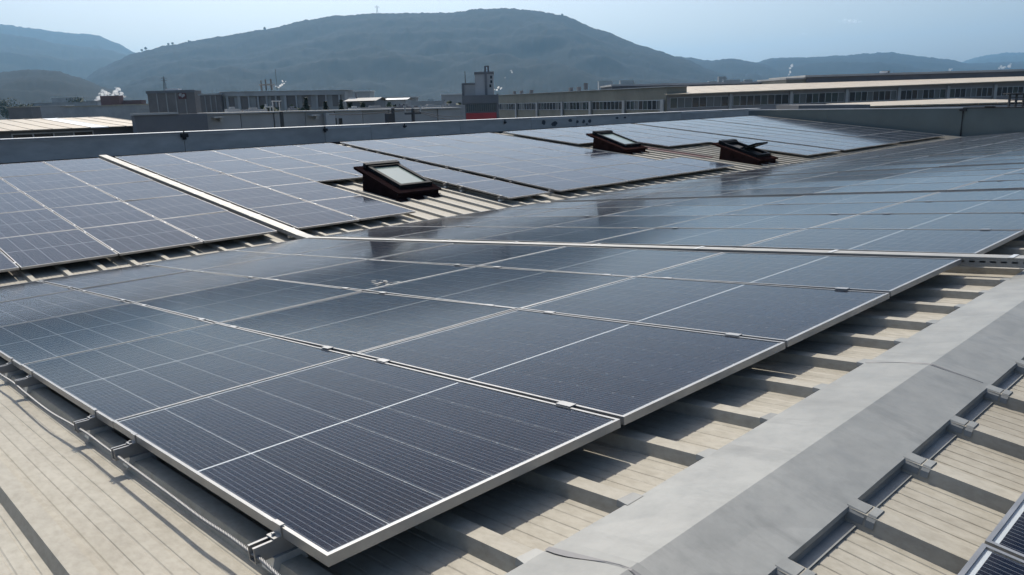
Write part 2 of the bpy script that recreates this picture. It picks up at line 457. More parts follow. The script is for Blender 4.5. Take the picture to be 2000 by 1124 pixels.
X0C = (PW - 6 * CWD - 5 * .0036) / 2
Y0C = (PL - 18 * CHT - 16 * .0018 - .013) / 2
def string_rect(c, h):
    x = X0C + c * (CWD + .0036)
    y = Y0C + h * (9 * CHT + 8 * .0018 + .013)
    return x, y
def add_string(b, c, h):
    x, y = string_rect(c, h)
    for r in range(9):
        yy = y + r * (CHT + .0018)
        b.quad((x, yy, -.0048), (x + CWD, yy, -.0048), (x + CWD, yy + CHT, -.0048), (x, yy + CHT, -.0048))
ME_STR = []
ball = MB()
for h in range(2):
    for c in range(6):
        b = MB(); add_string(b, c, h); ME_STR.append(b.mesh('cell_string', M_CELL)); add_string(ball, c, h)
ME_CELLS = ball.mesh('cells', M_CELL)
bc = MB(); bc.box(-.020 - .008, .008, -.035, .035, -.001, .0035); bc.box(-.0145, -.0055, -.035, .035, -.03, -.001)
ME_CLAMP = bc.mesh('clamp', M_ALU)
CL_S = (.262, 1.460)
def panel(mtx, label, group, strings=False, clamps=(), tilt=.22):
    rx = random.gauss(0, math.radians(tilt)); ry = random.gauss(0, math.radians(tilt * .8))
    rx = max(-.007, min(.007, rx)); ry = max(-.007, min(.007, ry))
    c = Matrix.Translation((PW / 2, PL / 2, 0))
    e = thing('solar_panel', label, 'solar panel', mtx @ c @ Matrix.Rotation(rx, 4, 'X') @ Matrix.Rotation(ry, 4, 'Y') @ c.inverted(), group)
    link('frame', ME_FRAME, e); link('glass', ME_GLASS, e); link('backsheet', ME_BACK, e)
    if strings:
        for me in ME_STR: link('cell_string', me, e)
    else:
        link('cells', ME_CELLS, e)
    for s in clamps:
        o = link('clamp', ME_CLAMP, e); o.location = (0, s, 0)
    return e
NB = [0.0, 4.875, 9.76, 14.70, 19.58, 24.46, 29.34]
BN = ['block before the cable tray', 'block just behind the cable tray', 'third block from the front', 'fourth block from the front', 'fifth block from the front', 'sixth block from the front', 'farthest block']
for bi, xb in enumerate(NB):
    for i in range(4):
        for j in range(5):
            panel(near_mtx(xb + i * PX, j * PY), 'near-slope panel, %s row below ridge, %s column, %s' % (ORD[j], ORD[i], BN[bi]), 'solar panels on the near roof slope',
                  strings=(bi == 0 and j < 4), clamps=(CL_S if (i > 0 and bi < 3) else ()))
spl = MB(); rs = random.Random(5)
for k in range(26):
    u, v = 745 + rs.gauss(0, 13), 553 + rs.gauss(0, 2.6); c = near_pt(u, v, 0.0); r = rs.uniform(.006, .022)
    spl.poly([tuple(c + Vector((r * rs.uniform(.6, 1.2) * math.cos(q * 1.05), r * 1.4 * rs.uniform(.6, 1.2) * math.sin(q * 1.05), -TA * r * 1.4 * math.sin(q * 1.05) + .004))) for q in range(6)])
o = spl.build('bird_dropping_splash', mat('dropping', (.35, .35, .33), .9)); tag(o, 'pale dried splash on a mid-array panel', 'stain')
def kx(k): return X0F + k * PX
FB = [('A', [(-1 + c, range(5)) for c in range(4)], 'far-slope block left of the cable tray'),
      ('B', [(3.29, range(5)), (4.29, range(5)), (5.29, range(2, 5)), (6.29, range(2, 5)), (7.27, range(5))], 'far-slope block around the nearest skylight'),
      ('C', [(8.52 + c, range(5)) for c in range(5)] + [(13.52, range(1))], 'far-slope block between nearest and middle skylights'),
      ('D', [(14.05, range(3, 5)), (15.05, range(3, 5)), (16.05, range(2, 5)), (17.05, range(2, 5)), (18.08, range(5)), (19.08, range(5))], 'far-slope block behind the brown skylights'),
      ('F', [(20.32 + c, range(5)) for c in range(4)], 'far-slope block, second from end wall'),
      ('G', [(24.46 + c, range(5)) for c in range(4)], 'far-slope block touching the end wall')]
for nm, cols, words in FB:
    for ci, (k, rows) in enumerate(cols):
        for r in rows:
            panel(far_mtx(kx(k), r * PY), 'panel, %s row up, %s column, %s' % (ORD[r], ORD[ci], words), 'solar panels on the far roof slope',
                  clamps=(CL_S if nm in 'AB' and ci > 0 else ()), tilt=.16)
for ci in range(3):
    panel(right_mtx((ci + 1) * PX - .012, .010), 'solar panel at lower right beyond ridge cap, %s along the cap' % ORD[ci], 'solar panels on the camera side of the ridge', strings=(ci < 2))

# ------------------------------------------------------------------ mounting rails that stick out at array edges
def rail_meshes():
    b = MB()                                  # open channel along x, from -.085 to .16
    x0, x1 = -.082, .16
    b.box(x0, x1, -.019, -.015, -.075, -.031); b.box(x0, x1, .015, .019, -.075, -.031); b.box(x0, x1, -.0149, .0149, -.075, -.071)
    b.box(x0, x1, -.0149, -.009, -.034, -.031); b.box(x0, x1, .009, .0149, -.034, -.031)
    ch = b.mesh('channel', M_ALU)
    b = MB()                                  # end clamp
    b.box(-.004, -.0005, -.022, .022, -.031, .004); b.box(-.0005, .010, -.022, .022, .0006, .004); b.box(-.026, -.004, -.022, .022, -.031, -.026); b.box(-.020, -.012, -.004, .004, -.026, -.018)
    cl = b.mesh('end_clamp', M_ALU)
    b = MB()                                  # saddle foot on the rib
    b.hexa([(-.048, -.03, -.112), (.060, -.03, -.112), (.060, .03, -.112), (-.048, .03, -.112), (-.035, -.03, -.0755), (.045, -.03, -.0755), (.045, .03, -.0755), (-.035, .03, -.0755)])
    ft = b.mesh('foot', M_GALV)
    return ch, cl, ft
RC, RE, RF = rail_meshes()
def rail(mtx, label, group):
    e = thing('mounting_rail', label, 'mounting rail', mtx, group)
    link('channel', RC, e); link('end_clamp', RE, e); link('foot', RF, e)
nn = 0
for j in range(5):
    for q, s in enumerate(CL_S):
        rail(near_mtx(0, j * PY + s), 'aluminium rail end holding the front panel edge, %s from the ridge' % ORD[nn], 'rail ends along the front array edge'); nn += 1
nn = 0
for j in range(2):
    for s in CL_S:
        rail(far_mtx(kx(7.27), j * PY + s), 'rail end beside the nearest skylight, %s up from the valley' % ORD[nn], 'rail ends beside the nearest skylight'); nn += 1
nn = 0
for j in range(5):
    for s in CL_S:
        rail(far_mtx(kx(8.52), j * PY + s), 'rail end in dark gap behind nearest skylight, %s up from valley' % ORD[nn], 'rail ends in the gap between far blocks'); nn += 1
nn = 0
for j in range(5):
    for s in CL_S:
        rail(far_mtx(kx(3.29), j * PY + s), 'rail end beside the far cable tray, %s up from valley' % ORD[nn], 'rail ends beside the far cable tray'); nn += 1

# twisted steel cable along the rail ends
pts_px = [(-60, 690), (0, 731), (25, 747), (50, 768), (95, 803), (138, 828), (170, 847), (198, 868), (217, 882), (252, 908), (331, 966), (394, 1013), (445, 1046), (486, 1076), (512, 1095), (545, 1126), (600, 1175), (680, 1240)]
P = [near_pt(u, v, .058) for u, v in pts_px]
dense = []
for i in range(len(P) - 1):
    p0 = P[max(i - 1, 0)]; p1 = P[i]; p2 = P[i + 1]; p3 = P[min(i + 2, len(P) - 1)]
    n = max(3, int((p2 - p1).length / .006))
    for k in range(n):
        t = k / n
        dense.append(.5 * ((2 * p1) + (p2 - p0) * t + (2 * p0 - 5 * p1 + 4 * p2 - p3) * t * t + (3 * p1 - p0 - 3 * p2 + p3) * t ** 3))
cb = MB(); acc = 0.0
strands = [[], [], [], []]
for i, p in enumerate(dense):
    t = (dense[min(i + 1, len(dense) - 1)] - dense[max(i - 1, 0)]).normalized()
    a_ = t.cross(Vector((0, 0, 1))).normalized(); b_ = t.cross(a_)
    if i: acc += (p - dense[i - 1]).length
    for k in range(4):
        w = acc / .042 * 2 * math.pi + k * math.pi / 2
        strands[k].append(p + a_ * (.0035 * math.cos(w)) + b_ * (.0035 * math.sin(w)))
for s in strands: cb.tube(s, .0028, 5)
tag(cb.build('steel_cable', M_STEEL, smooth=True), 'twisted steel wire rope strung along the front rail ends', 'cable')

# ------------------------------------------------------------------ cable trays
def tray(name, label, mfun, s0, s1, x0, x1, slots, htop=-.012, depth=.062):
    e = thing(name, label, 'cable tray', mfun((x0 + x1) / 2, s0))
    w = (x1 - x0) / 2; L_ = s1 - s0
    zt, zb = -htop, -htop - depth
    n = max(1, int(L_ / 2.0)); ln = L_ / n
    for k in range(n):
        b = MB(); b.box(-w - .003, w + .003, k * ln + .002, (k + 1) * ln - .002, zt - .010, zt + .0008 * (k % 2)); b.build('cover', M_TRAY, e)
    b = MB()
    if slots:
        z1, z2 = zb + .026, zb + .037
        b.box(-w, -w + .002, 0, L_, zb, z1); b.box(-w, -w + .002, 0, L_, z2, zt - .0101)
        k = 0.0
        while k < L_:
            b.box(-w, -w + .002, k, k + .026, z1, z2); k += .060
    else:
        b.box(-w, -w + .002, 0, L_, zb, zt - .0101)
    b.box(w - .002, w, 0, L_, zb, zt - .0101); b.box(-w + .0021, w - .0021, 0, L_, zb, zb + .002)
    b.build('channel', M_TRAY, e)
    k = .35
    while k < L_:
        b = MB(); b.box(-w - .012, w + .012, k, k + .03, zt + .001, zt + .004); b.build('cover_clip', M_GALV, e)
        k += 1.15
    k = .2
    while k < L_:
        b = MB(); b.box(-w - .02, w + .05, k, k + .04, zb - .034, zb - .001); b.build('support', M_GALV, e)
        k += 1.5
    return e
tray('cable_tray', 'long slotted grey cable tray across the near slope between panel blocks', near_mtx, -.62, 8.72, 4.675, 4.785, True, -.004, .062)
tray('cable_tray', 'cream covered cable tray running up the far slope to the parapet', far_mtx, -.38, 9.0, 4.73, 4.89, False, -.006, .06)
bn = MB()
pa = near_mtx(4.725, 8.70) @ Vector((0, 0, .0))
pb = far_mtx(4.805, -.36) @ Vector((0, 0, .0))
ex = Vector((.075, 0, 0)); ex2 = Vector((.082, 0, 0))
bn.hexa([pa - ex + Vector((0, 0, -.06)), pa + ex + Vector((0, 0, -.06)), pb + ex2 + Vector((0, 0, -.06)), pb - ex2 + Vector((0, 0, -.06)), pa - ex + Vector((0, 0, .003)), pa + ex + Vector((0, 0, .003)), pb + ex2 + Vector((0, 0, .004)), pb - ex2 + Vector((0, 0, .004))])
tag(bn.build('tray_elbow', M_TRAY), 'sheet metal bend joining the two cable trays in the valley', 'cable tray')
tray('cable_tray', 'thin dark-edged cable tray in gap behind second near block', near_mtx, -.3, 8.6, 9.555, 9.675, False, .030, .05)
tray('cable_tray', 'thin cable tray in the gap behind third near block', near_mtx, -.3, 8.6, 14.50, 14.62, False, .030, .05)

# ------------------------------------------------------------------ skylights
def skylight(x, s, label, body, W=1.0, opened=False, L_=1.42):
    e = thing('skylight', label, 'skylight', far_mtx(x, s, HP), 'roof skylights')
    hl, hh = .135, .40
    def top(y): return hl + (hh - hl) * y / L_
    b = MB()
    b.hexa([(0, 0, -.02), (W, 0, -.02), (W, L_ - .16, -.02), (0, L_ - .16, -.02), (0, 0, top(0)), (W, 0, top(0)), (W, L_ - .16, top(L_ - .16)), (0, L_ - .16, top(L_ - .16))])
    b.build('curb', body, e)
    b = MB(); o = .035
    ya, yb = -.05, L_ + .12
    b.hexa([(-o, ya, top(ya) - .005), (W + o, ya, top(ya) - .005), (W + o, yb, top(yb) - .02), (-o, yb, top(yb) - .02), (-o, ya, top(ya) + .03), (W + o, ya, top(ya) + .03), (W + o, yb, top(yb) + .035), (-o, yb, top(yb) + .035)])
    b.build('flashing', body, e)
    b = MB(); b.hexa([(-.06, -.13, .004), (W + .06, -.13, .004), (W + .06, -.001, .004), (-.06, -.001, .004), (-.05, -.12, .012), (W + .05, -.12, .012), (W + .04, -.001, .05), (-.04, -.001, .05)])
    b.build('apron', body, e)
    sl = math.atan((hh - hl) / L_)
    u0, u1, v0, v1 = .15, W - .05, .16, L_ - .05
    fr = link('sash', None, e) if False else None
    sm = Matrix.Translation((0, 0, hl + .03)) @ Matrix.Rotation(sl, 4, 'X')
    b = MB()
    w = .075
    b.box(u0, u1, v0, v0 + w, 0, .075); b.box(u0, u1, v1 - w, v1, 0, .085); b.box(u0, u0 + w, v0 + w, v1 - w, 0, .075); b.box(u1 - w, u1, v0 + w, v1 - w, 0, .075)
    s_ = b.build('sash_frame', M_SASH, e); s_.matrix_local = sm
    b = MB(); b.box(u0 - .03, u1 + .02, v1 - .02, v1 + .09, .02, .11)
    h_ = b.build('hood', M_SASH, e); h_.matrix_local = sm
    if opened:
        om = sm @ Matrix.Translation((0, (v0 + v1) / 2, .06)) @ Matrix.Rotation(math.radians(-33), 4, 'X')
        b = MB(); c = (v1 - v0) / 2 - w - .01
        b.box(u0 + w, u1 - w, -c, -c + .05, -.02, .03); b.box(u0 + w, u1 - w, c - .05, c, -.02, .03); b.box(u0 + w, u0 + w + .05, -c + .05, c - .05, -.02, .03); b.box(u1 - w - .05, u1 - w, -c + .05, c - .05, -.02, .03)
        q = b.build('pivot_sash', M_SASH, e); q.matrix_local = om
        b = MB(); b.box(u0 + w + .051, u1 - w - .051, -c + .051, c - .051, .0, .008)
        p_ = b.build('pane', M_SKYG, q)
        b = MB(); b.box(u0 + w, u1 - w, v0 + w, v1 - w, .0, .004)
        k_ = b.build('reveal', M_DARK, e); k_.matrix_local = sm
    else:
        b = MB(); b.box(u0 + w, u1 - w, v0 + w, v1 - w, .03, .045)
        p_ = b.build('pane', M_SKYG, e); p_.matrix_local = sm
        b = MB(); w2 = w + .012
        b.box(u0 + w + .001, u1 - w - .001, v0 + w + .001, v0 + w2, .045, .052); b.box(u0 + w + .001, u0 + w2, v0 + w2, v1 - w, .045, .052)
        g_ = b.build('glazing_bead', M_GALV, e); g_.matrix_local = sm
    return e
skylight(7.93, (10.97 - Y0F) / CA, 'nearest skylight, black-brown box with milky glass by the cream roof patch', M_SKYB)
skylight(17.55, (12.98 - Y0F) / CA, 'closed dark brown skylight in the middle beside the brown roof strip', M_SKYB2)
skylight(19.38, (9.66 - Y0F) / CA, 'maroon skylight with its sash tilted open near the valley', M_SKYB2, opened=True)
br = MB()
for (x0, x1, z) in ((-.155, .155, .006),):
    br.quad((x0, 0, z), (x1, 0, z), (x1, 3.9, z), (x0, 3.9, z))
    br.quad((x1, 0, z), (x1 + .02, 0, z + .035), (x1 + .02, 3.9, z + .035), (x1, 3.9, z))
    br.quad((x0 - .02, 0, z + .035), (x0, 0, z), (x0, 3.9, z), (x0 - .02, 3.9, z + .035))
    br.box(x0 - .08, x0 - .02, 0, 3.9, .036, .044); br.box(x1 + .02, x1 + .08, 0, 3.9, .036, .044)
o = br.build('flashing_strip', M_BROWN); o.matrix_world = far_mtx(RIB0 + RP * 47.5 + .2 - .2, (11.2 - Y0F) / CA, HP)
tag(o, 'brown painted flashing strip climbing the roof above open skylight', 'flashing')

# ------------------------------------------------------------------ parapet and end wall
par = thing('parapet_wall', 'long grey-blue metal clad parapet along the far roof edge', 'wall', Matrix.Translation((0, 0, 0)))
YP = 21.5
def ptop(x): return .455 - .0058 * (x - 3.3)
px_j = [-3.9, 1.8, 7.9, 12.5, 14.3, 18.3, 22.1, 24.9, 27.9, 32.8, 36.6, 40.6]
for k in range(len(px_j) - 1):
    x0, x1 = px_j[k] + .006, px_j[k + 1] - .006
    b = MB(); dy = random.uniform(0, .006)
    za, zb = ptop(x0) - .03, ptop(x1) - .03
    b.hexa([(x0, YP + dy, -.35), (x1, YP + dy, -.35), (x1, YP + .18, -.35), (x0, YP + .18, -.35), (x0, YP + dy, za), (x1, YP + dy, zb), (x1, YP + .18, zb), (x0, YP + .18, za)])
    b.build('wall_panel', M_PARA, par)
    b = MB()
    b.hexa([(x0 - .004, YP - .035, za + .0005), (x1 + .004, YP - .035, zb + .0005), (x1 + .004, YP + .22, zb + .0005), (x0 - .004, YP + .22, za + .0005), (x0 - .004, YP - .035, za + .022), (x1 + .004, YP - .035, zb + .022), (x1 + .004, YP + .22, zb + .030), (x0 - .004, YP + .22, za + .030)])
    b.build('coping', M_COPE, par)
    b = MB(); b.hexa([(x0, YP - .012, za - .075), (x1, YP - .012, zb - .075), (x1, YP - .002, zb - .075), (x0, YP - .002, za - .075), (x0, YP - .012, za - .0005), (x1, YP - .012, zb - .0005), (x1, YP - .002, zb - .0005), (x0, YP - .002, za - .0005)])
    b.build('trim', M_COPE if k % 3 == 0 else M_PARA, par)
b = MB()
b.box(XS0, 40.4, YP - .13, YP - .007, -.349, -.14)
b.build('base_flashing', M_DARK, par)
b = MB(); b.box(XS0, 35.5, 18.5, 18.618, -.45, -.16); b.box(XS0, 40.4, 18.62, YP + .1, -.6, -.45)
tag(b.build('box_gutter', M_DARK), 'dark box gutter between the far slope and the parapet', 'gutter', kind='structure')
for (xm, zz, sx, sz) in ((7.9, .31, .10, .11), (12.5, .27, .06, .08), (15.7, .25, .05, .05), (20.6, .2, .03, .05)):
    b = MB(); b.box(xm - sx, xm + sx, YP - .10, YP - .013, zz - sz * .4, zz + sz * .6); b.box(xm - sx * .5, xm + sx * .5, YP - .06, YP - .013, zz - sz, zz - sz * .4 - .001); b.box(xm - .012, xm + .012, YP - .05, YP - .013, zz + sz * .6 + .001, zz + sz + .05)
    b.build('wall_bracket', M_DARK, par)
for (u, v, w, h) in ((1062, 240, .16, .2), (1083, 242, .25, .2), (1114, 236, .14, .14), (1128, 238, .12, .15), (1140, 238, .10, .18), (1152, 237, .12, .16), (1146, 243, .09, .07), (1205, 231, .13, .1), (1221, 230, .12, .09), (1228, 226, .10, .06)):
    p = onplane(u, v, 1, YP - .004); b = MB(); rr = random.Random(u)
    n = 9; pts = []
    for q in range(n):
        a_ = 2 * math.pi * q / n; f = rr.uniform(.65, 1.1)
        pts.append((p.x + w * f * math.cos(a_), YP - .0032, p.z + h * .55 * f * math.sin(a_)))
    b.poly(pts); b.build('scuff_patch', M_SCUFF, par)
ew = thing('end_wall', 'dark teal-grey clad wall closing the far right roof end', 'wall', Matrix.Translation((0, 0, 0)))
yj = [19.35, 15.2, 9.45, 4.9, .4, -4.1]
for k in range(len(yj) - 1):
    y1, y0 = yj[k] - .006, yj[k + 1] + .006
    b = MB(); b.box(XE, XE + .16, y0, y1, -1.6, .225); b.build('wall_panel', M_ENDW, ew)
    b = MB(); b.box(XE - .03, XE + .2, y0 - .004, y1 + .004, .2255, .262); b.build('coping', M_COPE if k < 2 else M_DARK, ew)
b = MB(); b.tube([(XE - .05, 9.42, -.95), (XE - .05, 9.42, .12), (XE - .02, 9.42, .2)], .035, 8); b.box(XE - .11, XE - .001, 9.3, 9.55, .12, .2); b.build('downpipe', M_DARK, ew)
b = MB(); b.box(XE - .12, XE + .16, 8.3, 8.62, .263, .31); b.build('cap_block', M_DARK, ew)

# ------------------------------------------------------------------ background builders
def bmat(n, c, r=.75, v=.2, s=.25): return mat(n, c, r, var=v, scale=s, detail=4)
B_GREY = bmat('render_grey', (.37, .37, .36)); B_LGREY = bmat('render_light', (.42, .42, .41)); B_DARK = bmat('cladding_dark', (.17, .175, .185))
B_BRN = bmat('cladding_brown', (.19, .17, .16)); B_TAN = mat('tan_roof', (.40, .34, .25), .5, var=.2, scale=.6); B_WHITE = mat('white_roof', (.72, .73, .72), .4, var=.12, scale=.3)
B_CONC = bmat('concrete', (.34, .335, .32)); B_RED = mat('red_band', (.42, .045, .05), .6, var=.15, scale=.5); B_OCHRE = bmat('olive_wall', (.24, .225, .175))
B_FRAME = mat('window_frame_white', (.44, .45, .45), .5); B_BRICK = bmat('brick_red', (.16, .065, .05)); B_TRIM = bmat('trim_pale', (.46, .46, .44))
B_POLE = mat('pole_dark', (.05, .05, .052), .6)
def facade_mtx(pl, pr):
    ex_ = Vector((pr.x - pl.x, pr.y - pl.y, 0)); L_ = ex_.length; ex_.normalize()
    ey_ = Vector((-ex_.y, ex_.x, 0))
    if ey_.dot(Vector((FWD.x, FWD.y, 0))) < 0: ey_ = -ey_
    ez_ = Vector((0, 0, 1))
    if ex_.cross(ey_).z < 0: pass
    return axes(Vector((pl.x, pl.y, GZ)), ex_, ey_, ez_), L_
def box_building(name, label, cat, u0, u1, vt0, vt1, d0, d1, depth, wall, roofm=None, parts=None, group=None, over=.25):
    pl, pr = at(u0, vt0, d0), at(u1, vt1, d1)
    mt_, L_ = facade_mtx(pl, pr)
    e = thing(name, label, cat, mt_, group)
    h0, h1 = pl.z - GZ, pr.z - GZ
    b = MB(); b.hexa([(0, 0, 0), (L_, 0, 0), (L_, depth, 0), (0, depth, 0), (0, 0, h0), (L_, 0, h1), (L_, depth, h1), (0, depth, h0)]); b.build('wall', wall, e)
    if roofm:
        b = MB(); b.hexa([(-over, -over, h0 + .002), (L_ + over, -over, h1 + .002), (L_ + over, depth + over, h1 + .002), (-over, depth + over, h0 + .002), (-over, -over, h0 + .3), (L_ + over, -over, h1 + .3), (L_ + over, depth + over, h1 + .3), (-over, depth + over, h0 + .3)])
        b.build('roof', roofm, e)
    e['_L'] = L_; e['_h0'] = h0; e['_h1'] = h1
    return e, L_, h0, h1
def zat(u, v, d): return at(u, v, d).z - GZ
def window_band(e, x0, x1, z0a, z1a, z0b, z1b, n, fw=.06, proud=.05, frame=None, glass=None):
    """one framed band of n panes; z at both ends"""
    def zi(f): return z0a + (z0b - z0a) * f, z1a + (z1b - z1a) * f
    b = MB(); y0, y1 = -proud, -.002
    for k in range(n + 1):
        f = k / n; x = x0 + (x1 - x0) * f; a_, c_ = zi(f)
        b.box(x - fw / 2, x + fw / 2, y0, y1, a_, c_)
    (a0, c0), (a1, c1) = zi(0), zi(1)
    for (p0, p1) in ((a0, a1), (c0 - fw, c1 - fw)):
        b.hexa([(x0, y0 + .004, p0), (x1, y0 + .004, p1), (x1, y1, p1), (x0, y1, p0), (x0, y0 + .004, p0 + fw), (x1, y0 + .004, p1 + fw), (x1, y1, p1 + fw), (x0, y1, p0 + fw)])
    w = b.build('window', frame or B_FRAME, e)
    for k in range(n):
        f0, f1 = k / n, (k + 1) / n; xa, xb = x0 + (x1 - x0) * f0 + fw / 2, x0 + (x1 - x0) * f1 - fw / 2
        (a_, c_), (a2, c2) = zi(f0), zi(f1)
        b = MB(); t_ = random.uniform(-.01, .01)
        b.quad((xa, -.012 + t_, a_ + fw), (xb, -.012 - t_, a2 + fw), (xb, -.012 - t_, c2 - fw), (xa, -.012 + t_, c_ - fw)); b.build('pane', glass or random.choice(PANES), w)

# tan-roofed workshop at the left
YB = 50.0
pl, pr = onplane(-150, 260, 1, YB), onplane(318, 246, 1, YB)
e = thing('workshop_building', 'long workshop with tan ribbed roof and window strip beyond parapet', 'building', axes(Vector((pl.x, YB, GZ)), EX, Vector((0, 1, 0)), Vector((0, 0, 1))))
L_ = pr.x - pl.x; he = onplane(200, 248, 1, YB).z - GZ; hr = onplane(200, 230, 1, YB + 11).z - GZ
b = MB(); b.hexa([(0, 0, 0), (L_, 0, 0), (L_, 22, 0), (0, 22, 0), (0, 0, he - .05), (L_, 0, he - .05), (L_, 22, he - .05), (0, 22, he - .05)]); b.build('wall', B_DARK, e)
b = MB(); b.poly([(L_ - .02, 0, he - .05), (L_ - .02, 22, he - .05), (L_ - .02, 11, hr - .05)]); b.poly([(.02, 0, he - .05), (.02, 11, hr - .05), (.02, 22, he - .05)]); b.build('gable', B_DARK, e)
nst = int(L_ / 1.0)
me = MB(); me.hexa([(0, -.5, he - .05 * 1), (.93, -.5, he - .05), (.93, 11, hr), (0, 11, hr), (0, -.5, he), (.93, -.5, he), (.93, 11, hr + .06), (0, 11, hr + .06)])
me.hexa([(.931, -.5, he - .05), (.999, -.5, he - .05), (.999, 11, hr), (.931, 11, hr), (.931, -.5, he + .02), (.999, -.5, he + .02), (.999, 11, hr + .085), (.931, 11, hr + .085)])
me_t = me.mesh('roof_sheet', B_TAN); me_w = me.mesh('roof_sheet', mat('rooflight_sheet', (.82, .82, .78), .35))
isl = int(onplane(205, 246, 1, YB).x - pl.x)
for k in range(nst):
    o = link('roof_sheet', me_w if k == isl else me_t, e); o.location = (k * 1.0, 0, 0)
b = MB(); b.hexa([(0, 11, hr), (nst, 11, hr), (nst, 22.4, he), (0, 22.4, he), (0, 11, hr + .06), (nst, 11, hr + .06), (nst, 22.4, he + .02), (0, 22.4, he + .02)]); b.build('rear_roof', B_TAN, e)
zwt = onplane(131, 257, 1, YB).z - GZ; zwb = onplane(131, 271, 1, YB).z - GZ
xa = 4.0
while xa < L_ - 5:
    window_band(e, xa, xa + 4.2, zwb, zwt, zwb, zwt, 4, .07); xa += 4.9

# dark box and long grey wall of the neighbouring hall
YN = 46.0
pa_, pb_, pc_ = onplane(263, 226, 1, YN), onplane(404, 224.5, 1, YN), onplane(903, 212, 1, YN)
e = thing('grey_hall', 'low neighbouring hall with one dark bay and long grey wall', 'building', axes(Vector((pa_.x, YN, GZ)), EX, Vector((0, 1, 0)), Vector((0, 0, 1))))
Ld = pb_.x - pa_.x; Lg = pc_.x - pa_.x; hd = pa_.z - GZ; hg0 = onplane(404, 224, 1, YN).z - GZ; hg1 = pc_.z - GZ
b = MB(); b.box(0, Ld, 0, .6, 0, hd); b.build('dark_bay', B_DARK, e)
b = MB(); b.box(-.1, Ld * .58, -.1, .5, hd + .001, hd + .12); b.build('bay_coping', B_TRIM, e)
npan = 9
for k in range(npan):
    x0, x1 = Ld + (Lg - Ld) * k / npan + .03, Ld + (Lg - Ld) * (k + 1) / npan - .03
    h0 = hg0 + (hg1 - hg0) * k / npan; h1 = hg0 + (hg1 - hg0) * (k + 1) / npan
    b = MB(); b.hexa([(x0, .25 + .05 * (k % 2), 0), (x1, .25 + .05 * (k % 2), 0), (x1, 1.2, 0), (x0, 1.2, 0), (x0, .25 + .05 * (k % 2), h0), (x1, .25 + .05 * (k % 2), h1), (x1, 1.2, h1), (x0, 1.2, h0)]); b.build('wall_panel', B_GREY, e)
b = MB(); b.hexa([(Ld, .1, hg0 + .01), (Lg, .1, hg1 + .01), (Lg, 1.4, hg1 + .01), (Ld, 1.4, hg0 + .01), (Ld, .1, hg0 + .09), (Lg, .1, hg1 + .09), (Lg, 1.4, hg1 + .10), (Ld, 1.4, hg0 + .10)]); b.build('roof', B_TRIM, e)
k_ = (pa_.x - CAM.x) / (YN - CAM.y)
b = MB(); b.hexa([(.61 * k_, .61, 0), (Lg - .05, 1.21, 0), (Lg - .05, 14, 0), (14 * k_, 14, 0), (.61 * k_, .61, hd - .25), (Lg - .05, 1.21, hg1 - .25), (Lg - .05, 14, hg1 - .25), (14 * k_, 14, hd - .25)]); b.build('rear_body', B_GREY, e)
for u in (658, 669):
    p = onplane(u, 240, 1, YN); b = MB(); b.box(p.x - pa_.x - .12, p.x - pa_.x + .12, .2, .29, p.z - GZ - .45, p.z - GZ + .3); b.build('vent_slot', M_WIN, e)
b = MB(); p = onplane(643, 230, 1, YN); b.box(p.x - pa_.x - .35, p.x - pa_.x + .35, -.2, .2, 0, p.z - GZ + .3); b.build('pier', B_LGREY, e)
for (u, v) in ((425, 231), (613, 227)):
    p = onplane(u, v, 1, YN); b = MB(); b.box(p.x - pa_.x - .3, p.x - pa_.x + .3, -.3, .2, p.z - GZ, p.z - GZ + .08); b.box(p.x - pa_.x + .1, p.x - pa_.x + .3, -.1, .2, p.z - GZ - .2, p.z - GZ - .001); b.build('wall_lamp', B_TRIM, e)

# poles in front of the grey hall
def pole(u, vt, yy, label, cross=None, box=False):
    p = onplane(u, vt, 1, yy)
    e = thing('utility_pole', label, 'pole', Matrix.Translation((p.x, p.y, GZ)), 'poles by the grey hall')
    h = p.z - GZ
    b = MB(); b.tube([(0, 0, 0), (0, 0, h)], [.16, .11], 8); b.build('post', B_POLE, e)
    if cross:
        b = MB(); b.box(-cross, cross, -.07, .07, h - .35, h - .22); b.build('crossarm', B_POLE, e)
        for x in (-cross, 0.0, cross):
            b = MB(); b.tube([(x, 0, h - .22), (x, 0, h + .12)], [.05, .03], 6); b.box(x - .07, x + .07, -.07, .07, h + .1, h + .22); b.build('insulator', B_TRIM, e)
    if box:
        b = MB(); b.box(-.5, -.1, -.2, .2, h - 1.0, h - .3); b.build('switch_box', B_POLE, e)
pole(549, 218, 40, 'plain dark pole left of the grey pier')
pole(767, 212, 40, 'dark pole with a switch box, between the two other poles', box=True)
pole(806, 213, 40, 'dark pole with a crossarm and three insulators', cross=.62)
# wires between the poles and the tower, pipe frame and vents behind the grey hall
def wire(name, label, pts, r=.02):
    b = MB(); P_ = []
    for i in range(len(pts) - 1):
        p, q = Vector(pts[i]), Vector(pts[i + 1]); L0 = (q - p).length
        for k in range(12):
            t_ = k / 12; w_ = p.lerp(q, t_); w_.z -= .02 * L0 * 4 * t_ * (1 - t_); P_.append(w_)
    P_.append(Vector(pts[-1])); b.tube(P_, r, 4); tag(b.build(name, B_POLE), label, 'wire', 'overhead wires by the grey hall')
wire('overhead_wire', 'upper wire sagging from the pier past the poles', [onplane(643, 224, 1, 43), onplane(767, 218, 1, 40), onplane(806, 214, 1, 40), onplane(905, 228, 1, 44)])
wire('overhead_wire', 'lower wire dropping from the crossarm pole to the red block', [onplane(806, 216, 1, 40), onplane(940, 236, 1, 47)])
e = thing('pipe_frame', 'thin pipe gantry standing before the warehouse columns', 'pipes', Matrix.Translation(onplane(530, 214, 1, 60)))
